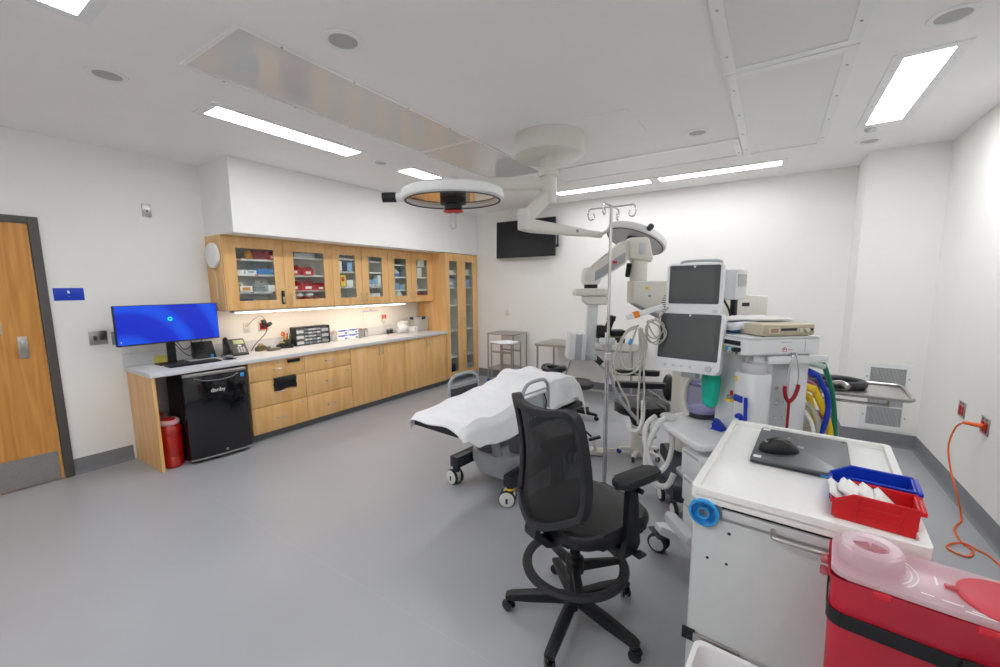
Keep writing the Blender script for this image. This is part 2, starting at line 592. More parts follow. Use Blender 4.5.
# end panel + worktop
o = MB().box(-5.13, -4.50, 1.29, 1.315, 0, .87).build('end_panel', M_MAPLE)
tag(o, 'maple end panel standing on the floor left of the red sharps buckets', 'panel')
t = thing('worktop', 'long pale grey speckled worktop along the left wall', 'worktop', (-4.8, 3.27, .872))
MB().box(-5.13, -4.475, 1.275, 5.235, .872, .912, .004).build('slab', M_TOP, t, True)
MB().box(-5.133, -5.113, 1.275, 5.235, .912, 1.035, .002).build('backsplash', M_TOP, t, True)

def carcass(x0, x1, y0, y1, z0, z1, m, shelves=(), back=True, th=.018):
    mb = MB()
    mb.box(x0, x1, y0, y0 + th, z0, z1).box(x0, x1, y1 - th, y1, z0, z1)
    mb.box(x0, x1, y0 + th, y1 - th, z0, z0 + th).box(x0, x1, y0 + th, y1 - th, z1 - th, z1)
    if back:
        mb.box(x0, x0 + .008, y0 + th, y1 - th, z0 + th, z1 - th)
    return mb

def drawer_unit(y0, y1, label, extra):
    t = thing('drawer_cabinet', label, 'cabinet', (-4.8, (y0 + y1) / 2, 0), group='base cabinets under the worktop')
    MB().box(-5.12, XB - .022, y0, y1, .10, .87).build('body', M_MAPLE2, t, True)
    MB().box(-5.12, XB - .075, y0, y1, 0, .10).build('toe_kick', M_TOE, t, True)
    for k, (a, b, hz) in enumerate(((.662, .868, .768), (.379, .656, .517), (.088, .373, .222))):
        dr = MB().box(XB - .02, XB, y0 + .003, y1 - .003, a, b, .0015).build('drawer', M_MAPLE, t, True)
        pull(MB(), XB, (y0 + y1) / 2, hz, .10, False).build('handle', M_NICKEL, dr, True)
        if k in extra:
            lock(dr, XB, *extra[k])
    return t
u1 = drawer_unit(2.09, 2.715, 'maple three-drawer cabinet with a black bag over its middle drawer', {0: (2.41, .838), 2: (2.66, .335)})
u2 = drawer_unit(2.715, 3.345, 'maple three-drawer cabinet right of the one with the black bag', {1: (3.29, .60)})
d0 = [c for c in COL.objects if c.parent == u1 and c.name.startswith('drawer')][0]
MB().box(XB, XB + .014, 2.51, 2.655, .812, .852, .004).build('hasp_lock', M_BLKGLOSS, d0, True)
mb = MB()
def bagf(u, v):
    y = 2.335 + .255 * u + .006 * math.sin(9 * v)
    z = .672 - (.142 + .008 * math.sin(7 * u)) * v
    return V((XB + .006 + .012 * math.sin(PI * v) + .006 * math.sin(11 * u + 5 * v) * v + .002, y, z))
mb.grid(18, 12, bagf)
bag = mb.build('bin_liner', mat('black_bag_film', '121316', .3, var=.05))
md = bag.modifiers.new('thick', 'SOLIDIFY'); md.thickness = .004
tag(bag, 'black plastic bag hanging out of the middle drawer below the phone end', 'bag')

def door_unit(y0, ym, y1, label, lk=None):
    t = thing('base_cabinet', label, 'cabinet', (-4.8, (y0 + y1) / 2, 0), group='base cabinets under the worktop')
    MB().box(-5.12, XB - .022, y0, y1, .10, .87).build('body', M_MAPLE2, t, True)
    MB().box(-5.12, XB - .075, y0, y1, 0, .10).build('toe_kick', M_TOE, t, True)
    for a, b, hy in ((y0, ym, ym - .035), (ym, y1, ym + .035)):
        dr = MB().box(XB - .02, XB, a + .002, b - .002, .088, .868, .0015).build('door', M_MAPLE, t, True)
        pull(MB(), XB, hy, .78, .105, True).build('handle', M_NICKEL, dr, True)
        if lk and a == y0:
            lock(dr, XB, hy - .05, .838)
door_unit(3.345, 3.83, 4.295, 'maple two-door base cabinet next to the drawers', True)
door_unit(4.295, 4.765, 5.235, 'maple two-door base cabinet next to the tall glazed cupboard')

SHELF = {}
def glazed_door(par, x, y0, y1, z0, z1, gy0, gy1, gz0, gz1, hy, hz, lk=None, hl=.105):
    mb = MB()
    M = Matrix(((0, 0, 1, x), (1, 0, 0, 0), (0, 1, 0, 0), (0, 0, 0, 1)))
    mb.frame([(y0, z0), (y1, z0), (y1, z1), (y0, z1)], [(gy0, gz0), (gy1, gz0), (gy1, gz1), (gy0, gz1)], -.02, 0, M)
    dr = mb.build('door', M_MAPLE, par, True)
    MB().box(x - .012, x - .008, gy0 - .004, gy1 + .004, gz0 - .004, gz1 + .004).build('glass', M_GLASS, dr, True)
    if hy:
        pull(MB(), x, hy, hz, hl, True).build('handle', M_NICKEL, dr, True)
    if lk:
        lock(dr, x, *lk)
    return dr

def upper(y0, ym, y1, g, shelves, label, hands, rail=True):
    t = thing('wall_cabinet', label, 'cabinet', (-4.95, (y0 + y1) / 2, 1.415), group='glazed wall cabinets over the worktop')
    b = carcass(-5.13, XU - .022, y0, y1, 1.412, 2.196, M_INT)
    b.box(-5.12, XU - .022, ym - .009, ym + .009, 1.43, 2.178)
    b.build('body', M_INT if y0 > 2.1 else M_INT, t, True)
    if y0 < 2.1:
        MB().box(-5.13, XU - .021, y0 - .006, y0, 1.412, 2.197).build('side_panel', M_MAPLE, t, True)
    MB().box(-5.13, XU - .021, y0, y1, 1.406, 1.412).build('underside', M_MAPLE2, t, True)
    MB().box(XU - .10, XU + .03, y0, y1, 2.186, 2.1975).build('top_filler', M_MAPLE2, t, True)
    for k, (a, c) in enumerate(((y0, ym), (ym, y1))):
        for z in shelves[k]:
            MB().box(-5.115, XU - .05, a + .02, c - .02, z - .02, z).build('shelf', M_INT, t, True)
        glazed_door(t, XU, a + .002, c - .002, 1.414, 2.184, *g[k], 1.51, 2.072, *hands[k])
    return t
cA = upper(2.07, 2.71, 3.35, ((2.20, 2.60), (2.83, 3.23)), ((1.605, 1.80, 1.965), (1.615, 1.80, 2.01)),
           'widest glazed maple wall cabinet, at the end nearest the computer', ((None, 0), (2.765, 1.515, (2.75, 1.66))))
cB = upper(3.35, 3.81, 4.28, ((3.455, 3.705), (3.925, 4.17)), ((1.655, 1.86, 2.03), (1.655, 1.86, 2.015)),
           'middle glazed maple wall cabinet of the three', ((3.765, 1.51), (3.86, 1.51)))
cC = upper(4.28, 4.75, 5.235, ((4.40, 4.65), (4.865, 5.115)), ((1.60, 1.80, 1.985), (1.60, 1.80, 1.985)),
           'glazed maple wall cabinet touching the tall cupboard', ((4.70, 1.51), (4.80, 1.51)))
dA = [c for c in COL.objects if c.parent == cA and c.name.startswith('door')][0]
MB().box(XU, XU + .016, 2.655, 2.69, 1.46, 1.615, .006).build('keypad_lock', M_BLKGLOSS, dA, True)
MB().box(XU + .016, XU + .02, 2.662, 2.683, 1.475, 1.545, .002).build('keypad_face', M_NICKEL, dA, True)

# tall glazed cupboard
t = thing('tall_cabinet', 'tall narrow-glazed maple cupboard in the far left corner', 'cabinet', (-4.8, 5.67, 0))
b = carcass(-5.13, XT - .022, 5.242, 6.10, .10, 2.19, M_INT)
b.box(-5.12, XT - .022, 5.65, 5.668, .12, 2.17)
b.build('body', M_INT, t, True)
MB().box(-5.13, XT - .021, 5.236, 5.242, .10, 2.195).build('side_panel', M_MAPLE, t, True)
MB().box(-5.12, XT - .08, 5.24, 6.10, 0, .10).build('toe_kick', M_TOE, t, True)
for z in (.44, .90, 1.33, 1.63, 1.86):
    MB().box(-5.115, XT - .05, 5.262, 6.08, z - .02, z).build('shelf', M_INT, t, True)
glazed_door(t, XT, 5.238, 5.657, .10, 2.185, 5.34, 5.545, .19, 2.065, 5.615, 1.05, None, .12)
glazed_door(t, XT, 5.661, 6.10, .10, 2.185, 5.77, 5.977, .19, 2.065, 5.70, 1.05, None, .12)

# under-cabinet lamps
for a, b, l in ((2.14, 3.36, 'slim strip lamp under the wide wall cabinet'), (3.38, 4.62, 'slim strip lamp under the farther wall cabinets')):
    t = thing('strip_lamp', l, 'lamp', (-4.83, (a + b) / 2, 1.40), group='under-cabinet strip lamps')
    MB().box(-4.90, -4.79, a, b, 1.388, 1.406).build('housing', M_LGREY, t, True)
    MB().box(-4.892, -4.798, a + .05, b - .01, 1.376, 1.388, .003).build('lens', M_UNDER, t, True)

# ------------------------------------------------------------------ what stands in the cabinets
def carton(name, label, cat, x, y, z, dx, dy, dz, m, lab=None, labm=None, group=None):
    """a small carton, front face towards +x, with a printed front panel and closed flaps"""
    t = thing(name, label, cat, (x, y, z), 0, group)
    MB().box(-dx, 0, -dy / 2, dy / 2, .0005, dz, .002).build('carton', m, t)
    if lab:
        MB().box(0, .0012, -dy * lab[0] / 2, dy * lab[0] / 2, dz * lab[1], dz * lab[2]).build('front_print', labm, t)
    f = MB().box(-dx * .96, -dx * .04, -.0015, .0015, dz - .0005, dz + .0008)
    f.build('flap_seam', M_LGREY, t)
    return t

def bin_mb(w, d, h, th=.003, low=.55):
    """open hopper bin: front (+x) lower with a notched lip, tapered sides"""
    mb = MB()
    tp = .92
    prof = [(0, 0), (-d, 0), (-d, h), (-d * .3, h), (-.0, h * low)]
    # sides
    for s in (-1, 1):
        M = basis((1, 0, 0), (0, 0, 1), (0, -1, 0), (0, s * (w / 2 - th / 2), 0))
        mb.prism(prof, -th / 2, th / 2, M)
    mb.box(-d, 0, -w / 2 + th, w / 2 - th, 0, th)
    mb.box(-d, -d + th, -w / 2 + th, w / 2 - th, th, h)
    mb.box(-th, 0, -w / 2 + th, w / 2 - th, th, h * low)
    mb.box(-th, .004, -w / 2, w / 2, h * low - .008, h * low)
    mb.box(-d - .006, -d + .006, -w / 2, w / 2, h - .008, h)
    return mb

def hopper(label, x, y, z, w, d, h, m, group, low=.55, card=True):
    t = thing('storage_bin', label, 'storage bin', (x, y, z), 0, group)
    bin_mb(w, d, h, low=low).build('bin', m, t)
    if card:
        MB().box(.0005, .002, -w * .22, w * .22, h * low * .28, h * low * .78).build('label_card', M_PAPER, t)
    return t
XS = -4.83
def jar(label, x, y, z, r, h, m, cap, cat='jar'):
    t = thing('jar', label, cat, (x, y, z))
    MB().lathe([(r * .9, .0005), (r, .006), (r, h * .72), (r * .7, h * .8)], (0, 0, 0), 18).build('body', m, t)
    MB().lathe([(r * .75, h * .8), (r * .75, h), (.001, h)], (0, 0, 0), 18).build('lid', cap, t)
    return t
M_BLUEBOX = mat('blue_carton', '4f86c6', .6, var=.03)
M_LBLUE = mat('pale_blue_carton', '8fb4d8', .6, var=.03)
M_TEALBOX = mat('teal_carton', '0f6a72', .6, var=.03)
M_YBOX = mat('yellow_carton', 'efd640', .6, var=.03)
M_REDP = mat('dark_red_carton', '9c1420', .5, var=.03)
M_WBOX = mat('white_carton', 'f0f0ee', .6, var=.02)
M_ORPR = mat('orange_print', 'e0943a', .6, var=.1)
# wide cabinet, left door
jar('amber jar on the top shelf of the widest wall cabinet', XS, 2.345, 1.965, .042, .085, M_AMBER, M_AMBER)
carton('red_box', 'dark red box beside the amber jar on the top shelf', 'box', XS - .01, 2.475, 1.965, .16, .16, .10, M_REDP)
hopper('red bin at the right end of the top shelf by the dark red box', XS + .02, 2.60, 1.965, .09, .16, .10, M_RED, 'red bins in the wall cabinet')
carton('white_box', 'small white carton at the left of the second shelf from the top', 'box', XS, 2.255, 1.80, .12, .075, .045, M_WBOX)
carton('white_box', 'flat white carton between small carton and blue box in the wall cabinet', 'box', XS, 2.365, 1.80, .13, .115, .045, M_WBOX, (.5, .3, .7), M_LBLUE)
carton('blue_box', 'flat bright blue box behind the first glass door', 'box', XS + .015, 2.525, 1.80, .14, .19, .062, M_BLUEBOX)
carton('white_box', 'white carton with orange print at the front of its shelf', 'box', XS + .02, 2.29, 1.605, .07, .13, .065, M_WBOX, (.6, .25, .75), M_ORPR)
carton('white_box', 'white carton with orange print tucked behind its lower twin', 'box', XS - .075, 2.255, 1.605, .08, .10, .105, M_WBOX, (.6, .55, .85), M_ORPR)
t = thing('clear_tray', 'clear plastic divider bin beside the orange-print cartons', 'storage bin', (XS + .02, 2.44, 1.605))
bin_mb(.13, .14, .075, low=.7).build('bin', M_CLEAR, t)
carton('white_box', 'plain white carton at the right end below the blue box', 'box', XS + .015, 2.575, 1.605, .08, .09, .075, M_WBOX)
carton('white_box', 'taller white carton with red mark behind the plain white one', 'box', XS - .125, 2.53, 1.605, .09, .14, .125, M_WBOX, (.16, .85, .95), M_RED)
carton('teal_pouch', 'dark blue pouch lying on the lowest shelf of the widest wall cabinet', 'pouch', XS, 2.29, 1.431, .14, .15, .095, M_NAVY)
sh = [c for c in COL.objects if c.parent == cA and c.name.startswith('shelf')]
for s, ys in ((0, (2.36, 2.605)), (1, (2.42,)), (2, (2.25,))):
    for yy in ys:
        MB().box(XU - .0498, XU - .0485, yy - .02, yy + .02, (1.605, 1.80, 1.965)[s] - .016, (1.605, 1.80, 1.965)[s] - .004).build('price_tag', M_RED, sh[s], True)
# wide cabinet, right door
hopper('red bin with papers at the left of the upper shelf, second glass door', XS + .02, 2.86, 1.80, .125, .15, .115, M_RED, 'red bins in the wall cabinet')
hopper('red bin standing alone at the right of the upper shelf, second glass door', XS + .02, 3.03, 1.80, .15, .15, .10, M_RED, 'red bins in the wall cabinet')
hopper('left red bin of three on the lower shelf, second glass door', XS + .02, 2.85, 1.615, .125, .15, .11, M_RED, 'red bins in the wall cabinet')
hopper('middle red bin of three on the lower shelf, second glass door', XS + .02, 3.02, 1.615, .185, .15, .11, M_RED, 'red bins in the wall cabinet')
hopper('right red bin of three on the lower shelf, second glass door', XS + .02, 3.19, 1.615, .13, .15, .09, M_RED, 'red bins in the wall cabinet')
hopper('red bin on the bottom shelf, left, second glass door', XS + .02, 2.91, 1.431, .14, .15, .11, M_RED, 'red bins in the wall cabinet')
hopper('red bin on the bottom shelf, right, second glass door', XS + .02, 3.09, 1.431, .17, .15, .11, M_RED, 'red bins in the wall cabinet')
for k, (y, l) in enumerate(((2.93, 'crumpled white packet sticking up from the bottom left red bin'), (3.07, 'crumpled white packet sticking up from the bottom right red bin'))):
    o = MB().ell((XS - .05, y, 1.555), (.04, .05, .03), 12, 8).build('packet', M_PAPER); tag(o, l, 'packet')
carton('grey_case', 'flat grey case on the top shelf behind the second glass door', 'case', XS, 3.0, 2.01, .2, .25, .05, M_LGREY)
# middle cabinet
carton('white_box', 'white carton at the left of the middle wall cabinet upper shelf', 'box', XS + .02, 3.485, 1.86, .12, .06, .13, M_WBOX)
carton('blue_box', 'dark blue carton next to the white one in the middle wall cabinet', 'box', XS + .02, 3.56, 1.86, .12, .075, .125, M_NAVY)
carton('white_box', 'pale carton with a blue stripe right of the dark blue one', 'box', XS + .02, 3.64, 1.86, .12, .08, .12, M_LBLUE)
carton('yellow_box', 'yellow carton with a red square in the middle wall cabinet', 'box', XS + .03, 3.515, 1.655, .1, .075, .15, M_YBOX, (.6, .45, .85), M_RED)
carton('white_box', 'white carton beside the yellow one in the middle wall cabinet', 'box', XS + .01, 3.635, 1.655, .1, .10, .09, M_WBOX)
carton('blue_box', 'small blue carton at the bottom of the middle cabinet, left door', 'box', XS, 3.49, 1.431, .1, .06, .10, M_BLUEBOX)
for k in range(3):
    carton('blue_white_box', ('left', 'middle', 'right')[k] + ' blue and white carton of three in the middle cabinet', 'box', XS + .02, 3.965 + .057 * k, 1.655, .1, .052, .10, M_LBLUE, (.8, .1, .3), M_WBOX, 'blue and white cartons')
carton('white_box', 'tall white carton right of the blue and white three', 'box', XS + .01, 4.145, 1.655, .1, .06, .16, M_WBOX)
for k in range(3):
    carton('white_box', ('left', 'middle', 'right')[k] + ' white carton on the floor of the middle cabinet', 'box', XS, 3.96 + .08 * k, 1.431, .12, .07, .125, M_WBOX, None, None, 'white cartons in the middle cabinet')
# cabinet next to the tall one
carton('teal_box', 'dark teal folder box behind the blue tub in the wall cabinet', 'box', XS - .10, 4.57, 1.80, .14, .20, .165, M_TEALBOX)
t = thing('tub', 'blue tub of white packets in the wall cabinet by the tall cupboard', 'tub', (XS, 4.48, 1.80))
bin_mb(.12, .09, .05, low=.95).build('bin', M_BLUEBOX, t)
for k in range(5):
    a = .5 * (k - 2)
    q = MB().cbox((-.045, .045 * (k - 2) * .6, .085), (.012, .03, .10), .004, (a, .1, 0)).build('packet', M_WBOX, t)
carton('teal_box', 'dark teal box on the right of the same cabinet beside white books', 'box', XS, 4.895, 1.80, .14, .05, .15, M_TEALBOX)
carton('white_box', 'tall white box beside the teal one behind the last glass door', 'box', XS, 4.985, 1.80, .14, .10, .15, M_WBOX)
carton('white_box', 'flat white box on the top shelf behind the last glass door', 'box', XS, 5.02, 1.985, .14, .15, .09, M_WBOX)
carton('blue_box', 'light blue packet pile behind the fifth glass door', 'box', XS, 4.465, 1.60, .12, .12, .11, M_LBLUE)
carton('blue_box', 'lower light blue packet right of the pile, fifth glass door', 'box', XS + .01, 4.575, 1.60, .12, .08, .085, M_LBLUE)
carton('yellow_box', 'thin yellow carton at the right of the fifth glass door', 'box', XS, 4.635, 1.60, .1, .035, .09, M_YBOX)
o = MB().ell((XS - .06, 4.55, 1.51), (.05, .08, .078), 14, 9).build('packet', M_PAPER); tag(o, 'white crumpled bag at the bottom of the fifth glass door', 'bag')
carton('red_box', 'small red box low behind the last glass door', 'box', XS, 4.96, 1.431, .1, .1, .105, M_RED)
carton('blue_box', 'small blue box on the lower shelf behind the last glass door', 'box', XS, 4.91, 1.60, .1, .06, .08, M_LBLUE)
# tall cupboard
carton('white_box', 'flat white packs on the top shelf of the tall cupboard, left', 'box', XT - .06, 5.43, 1.86, .2, .17, .06, M_WBOX)
carton('blue_box', 'grey-blue box on the second shelf of the tall cupboard, left', 'box', XT - .06, 5.43, 1.63, .2, .18, .15, M_LBLUE, (.6, .3, .6), M_WBOX)
carton('white_box', 'flat white pack on the top shelf of the tall cupboard, right', 'box', XT - .06, 5.86, 1.86, .2, .16, .08, M_LGREY)
carton('blue_box', 'grey-blue box on the second shelf of the tall cupboard, right', 'box', XT - .06, 5.87, 1.63, .2, .19, .14, M_LBLUE)
carton('blue_box', 'deep blue bag at the bottom of the tall cupboard, left', 'bag', XT - .07, 5.44, .1185, .2, .19, .19, M_NAVY)
carton('white_box', 'small white pack on the low shelf of the tall cupboard, left', 'box', XT - .06, 5.40, .44, .15, .10, .05, M_WBOX)
carton('grey_box', 'grey-blue pack at the bottom of the tall cupboard, right', 'box', XT - .07, 5.88, .1185, .2, .18, .13, M_LBLUE)

# ================================================================== ON THE LEFT WALL
t = thing('wifi_access_point', 'white round access point on the side of the wall cabinet', 'access point', (-4.945, 2.063, 1.99))
MB().lathe([(.12, -.001), (.13, .004), (.13, .03), (.11, .042), (.001, .046)], (0, 0, 0), 40, (0, -1, 0)).build('shell', M_WHITE, t)
MB().tube([(-.01, -.008, -.13), (.0, -.004, -.3), (.005, -.004, -.45), (-.005, -.004, -.58)], .0035, 6, sm=4).build('cable', M_LGREY, t)
o = MB().box(XL, XL + .006, .88, 1.071, 1.553, 1.661, .002).build('room_sign', mat('sign_blue', '1a3fc0', .4, var=0))
tag(o, 'small blue room sign on the wall right of the door', 'sign')
MB().prism([(-.007, -.012), (.008, -.012), (.007, .002), (.002, .012), (-.007, .012)], 0, .0006, basis((0, 1, 0), (0, 0, 1), (1, 0, 0), (XL + .0062, .973, 1.627))).build('emblem', M_WHITE, o, True)
MB().box(XL + .006, XL + .0066, .97, .978, 1.583, 1.59).build('dot', M_SKY, o, True)
t = thing('wall_plate', 'small metal sensor plate high on the wall left of the soffit', 'sensor', (XL, 1.588, 2.40))
MB().box(0, .012, -.035, .035, -.06, .06, .003).build('plate', M_STEEL, t)
MB().box(.012, .017, -.018, .018, -.028, .018, .002).build('button', M_LGREY, t)
MB().box(.017, .019, -.007, .007, -.016, .002, .001).build('lens', M_DKGREY, t)
def plate(label, y, z, w, h, kind, grp):
    t = thing('wall_plate', label, 'wall plate', (XL, y, z), 0, grp)
    MB().box(0, .006, -w / 2, w / 2, -h / 2, h / 2, .002).build('plate', M_STEEL if kind != 'dark' else M_GREY, t)
    for s in (-1, 1):
        if kind == 'switch':
            MB().box(.006, .010, s * .023 - .011, s * .023 + .011, -.02, .02, .001).build('rocker', M_DKGREY, t)
        else:
            MB().box(.006, .009, -.02, .02, s * .026 - .014, s * .026 + .014, .001).build('socket', M_DKGREY, t)
plate('steel switch plate with dark rockers, left of the monitor', 1.125, 1.207, .125, .125, 'switch', 'wall plates by the monitor')
plate('grey plate half hidden by the left edge of the monitor', 1.275, 1.192, .12, .125, 'dark', 'wall plates by the monitor')

# sockets above the worktop
t = thing('wall_socket', 'ivory double socket between the phone and the red socket', 'socket', (XL, 2.41, 1.185))
MB().box(0, .006, -.038, .038, -.06, .06, .002).build('plate', M_CREAM, t)
for z in (-.026, .026):
    MB().box(.006, .009, -.018, .018, z - .015, z + .015, .001).build('socket', M_LGREY, t)
t = thing('wall_socket', 'red socket with plugs and adaptors above the tape dispensers', 'socket', (XL, 2.60, 1.19))
MB().box(0, .006, -.06, .06, -.06, .06, .002).build('plate', M_CREAM, t)
MB().box(.006, .012, -.045, .045, -.04, .04, .002).build('socket', M_RED, t)
for i, (y, z, a, s) in enumerate(((-.005, .045, .3, (.05, .04, .07)), (.055, .02, -1.0, (.04, .035, .06)), (-.02, -.0, .1, (.045, .03, .03)))):
    MB().cbox((.036, y, z), s, .006, (a, 0, 0)).build('plug', M_DKGREY, t)
MB().tube([(.05, .02, -.03), (.07, -.03, -.1), (.1, -.16, -.2), (.12, -.22, -.27)], .005, 6, sm=5).build('cord', M_DKGREY, t)
MB().tube([(.05, 0, .09), (.06, -.06, .13), (.04, -.15, .07), (.01, -.17, .03)], .003, 6, sm=5).build('adaptor_lead', M_GREY, t)
t = thing('wall_socket', 'orange-red switched socket above the cups at the far worktop end', 'socket', (XL, 4.465, 1.165))
MB().box(0, .006, -.055, .055, -.06, .06, .002).build('plate', M_CREAM, t)
for y in (-.024, .024):
    MB().box(.006, .012, y - .016, y + .016, -.012, .042, .002).build('socket', mat('orange_red', 'e2461f', .4, var=0), t)
MB().cbox((.03, .005, -.05), (.045, .05, .045), .008).build('plug', M_WHITE, t)
t = thing('wall_notice', 'white notice in a clear holder on the wall above the worktop', 'notice', (XL, 4.21, 1.19))
MB().box(.001, .004, -.14, .14, -.1, .1).build('sheet', M_PAPER, t)
MB().box(.0045, .008, -.145, .145, .085, .105, .001).build('clip_strip', mat('lilac_strip', 'c8c4e0', .4, var=0), t)
MB().tube([(.012, 0, .1), (.014, .012, .115), (.014, 0, .13), (.014, -.012, .115), (.012, 0, .1)], .003, 6).build('hook', M_NICKEL, t)

# ================================================================== ON THE WORKTOP
ZT = .9125
def screen_material():
    m = bpy.data.materials.new('monitor_picture')
    m.use_nodes = True
    nt = m.node_tree
    b = nt.nodes['Principled BSDF']
    b.inputs['Roughness'].default_value = .25
    tc = nt.nodes.new('ShaderNodeTexCoord')
    mp = nt.nodes.new('ShaderNodeMapping')
    mp.inputs['Rotation'].default_value = (.9, 0, 0)
    mp.inputs['Location'].default_value = (0, .3, .25)
    wv = nt.nodes.new('ShaderNodeTexWave')
    wv.wave_type = 'RINGS'
    wv.rings_direction = 'X'
    wv.inputs['Scale'].default_value = .9
    wv.inputs['Distortion'].default_value = 2.2
    wv.inputs['Detail'].default_value = 0
    rp = nt.nodes.new('ShaderNodeValToRGB')
    rp.color_ramp.elements[0].color = (*lin('0326c8'), 1)
    rp.color_ramp.elements[1].color = (*lin('0e50ea'), 1)
    rp.color_ramp.elements[0].position = .45
    nt.links.new(tc.outputs['Object'], mp.inputs['Vector'])
    nt.links.new(mp.outputs['Vector'], wv.inputs['Vector'])
    nt.links.new(wv.outputs['Fac'], rp.inputs['Fac'])
    nt.links.new(rp.outputs['Color'], b.inputs['Emission Color'])
    b.inputs['Base Color'].default_value = (.005, .01, .04, 1)
    b.inputs['Emission Strength'].default_value = .9
    return m
t = thing('computer_monitor', 'ultra-wide monitor showing a blue desktop on the worktop', 'monitor', (-4.9, 1.6, ZT))
MB().box(-.03, .012, -.413, .418, .215, .585, .006).build('housing', M_BLACK, t)
scn = MB().box(.0125, .0135, -.406, .411, .228, .579).build('screen', screen_material(), t)
lg = MB().lathe([(.021, 0), (.021, .0006), (.001, .0006)], (.0137, 0, .445), 20, (1, 0, 0))
lg.build('logo', mat('cyan_logo', '20c8e0', .4, var=0, emit='28d0e8', es=.7), scn)
mb = MB().prism([(.0, .012), (-.012, 0), (0, -.012), (0, -.005), (.014, -.005), (.014, .005), (0, .005)], .0145, .015, basis((0, 1, 0), (0, 0, 1), (1, 0, 0), (0, 0, .445)))
mb.build('logo_arrow', M_NAVY, scn)
MB().box(.0137, .0142, -.025, .025, .402, .408).build('lettering', M_NAVY, scn)
MB().box(.0137, .0142, -.385, -.378, .245, .262).build('desktop_icon', M_WHITE, scn)
MB().box(-.06, -.03, -.035, .035, .012, .42, .006).build('stand_column', M_BLACK, t)
MB().box(-.13, .03, -.12, .12, 0, .012, .004).build('stand_base', M_BLACK, t)
MB().tube([(-.05, .04, .25), (-.08, .12, .12), (-.1, .2, .17), (-.11, .16, .26)], .004, 6, sm=5).build('cable', M_BLACK, t)
MB().tube([(-.05, .03, .2), (-.09, .16, .05), (-.1, .24, .13), (-.11, .3, .2)], .004, 6, sm=5).build('cable', M_BLACK, t)

def keyboard(label, loc, rot, L, W, rows, m):
    t = thing('keyboard', label, 'keyboard', loc)
    t.rotation_euler = rot
    MB().box(-W / 2, W / 2, -L / 2, L / 2, 0, .016, .005).build('case', m, t)
    mb = MB()
    n = int(L / .02)
    for r in range(rows):
        for k in range(n):
            y = -L / 2 + .012 + (L - .024) * (k + .5) / n
            x = W / 2 - .02 - (W - .03) * (r + .3) / rows
            mb.box(x - .007, x + .007, y - .007, y + .007, .0155, .021)
    mb.build('keys', M_DKGREY, t)['kind'] = 'stuff'
keyboard('black keyboard lying in front of the monitor stand', (-4.72, 1.70, ZT), (0, 0, 0), .44, .14, 5, M_BLACK)
t = thing('computer_mouse', 'dark mouse on the worktop right of the keyboard', 'mouse', (-4.72, 2.02, ZT))
MB().ell((0, 0, .026), (.055, .03, .018), 18, 10).build('body', M_GREY, t)
MB().box(-.005, .02, -.003, .003, .041, .045, .001).build('scroll_wheel', M_BLACK, t)
MB().ell((-.0, 0, .0045), (.075, .06, .004), 18, 6).build('pad', M_NAVY, t)
# upright dark keypad device under the monitor's right end
t = thing('desk_keypad', 'black keypad console propped behind the monitor right end', 'console', (-5.045, 1.92, ZT))
c = MB().prism([(-.06, 0), (.05, 0), (.045, .012), (-.035, .17), (-.06, .17)], -.095, .095, basis((1, 0, 0), (0, 0, 1), (0, -1, 0), (0, 0, 0)), .004).build('case', M_BLACK, t)
mb = MB()
ang = math.atan2(.158, -.08)
for r in range(7):
    for k in range(8):
        f = .1 + .8 * r / 6
        mb.cbox((.045 - .08 * f + .003, -.075 + .0215 * k, .012 + .158 * f + .002), (.013, .015, .006), .001, (0, .47 + PI / 2, 0))
mb.build('keys', M_DKGREY, c)['kind'] = 'stuff'
MB().cbox((.055, .05, .02), (.02, .025, .03), .003).build('usb_stick', M_SKY, t)
# desk phone
t = thing('desk_phone', 'dark grey desk phone between monitor and tape dispensers', 'phone', (-4.95, 2.19, ZT), -.12)
c = MB().prism([(-.09, 0), (.09, 0), (.095, .02), (-.05, .17), (-.085, .17)], -.10, .10, basis((1, 0, 0), (0, 0, 1), (0, -1, 0), (0, 0, 0)), .006).build('base', M_DKGREY, t)
sl = basis((-.145, 0, .15), (0, 1, 0), (0, 0, 1), (0, 0, 0))
dx, dz = (-.145 / .2086, .15 / .2086)
nx, nz = (.15 / .2086, .145 / .2086)
def on(fr, y, lift=.002):
    return V((.095 + dx * fr * .2086 + nx * lift, y, .02 + dz * fr * .2086 + nz * lift))
A = V((dx, 0, dz)); B = V((0, 1, 0)); N = V((nx, 0, nz))
MB().box(-.028, .028, -.05, .05, 0, .003, .001, M=basis(A, B, N, on(.78, .035))).build('display', mat('phone_lcd', 'a9b48a', .3, var=0), c)
for r in range(4):
    for k in range(3):
        MB().box(-.006, .006, -.009, .009, 0, .004, .001, M=basis(A, B, N, on(.12 + .09 * r, .012 + .026 * k))).build('key', M_LGREY, c)
MB().ell((0, 0, 0), (.016, .02, .004), 16, 6, M=basis(A, B, N, on(.53, .035, .003))).build('navigation_key', M_LGREY, c)
pts = [on(.05, -.085, .03), on(.15, -.085, .045), on(.5, -.085, .05), on(.85, -.085, .045), on(.97, -.085, .03)]
hs = MB().tube(pts, .018, 10, sm=4)
hs.ell(on(.08, -.085, .022), (.03, .026, .026), 14, 9).ell(on(.94, -.085, .022), (.03, .026, .026), 14, 9)
hs.build('handset', M_BLACK, t)
cp = [on(.05, -.1, .02), V((.12, -.14, .03)), V((.1, -.16, .01)), V((.02, -.15, .01)), V((-.05, -.11, .02))]
MB().tube(cp, .005, 8, sm=6).build('cord', M_BLACK, t)
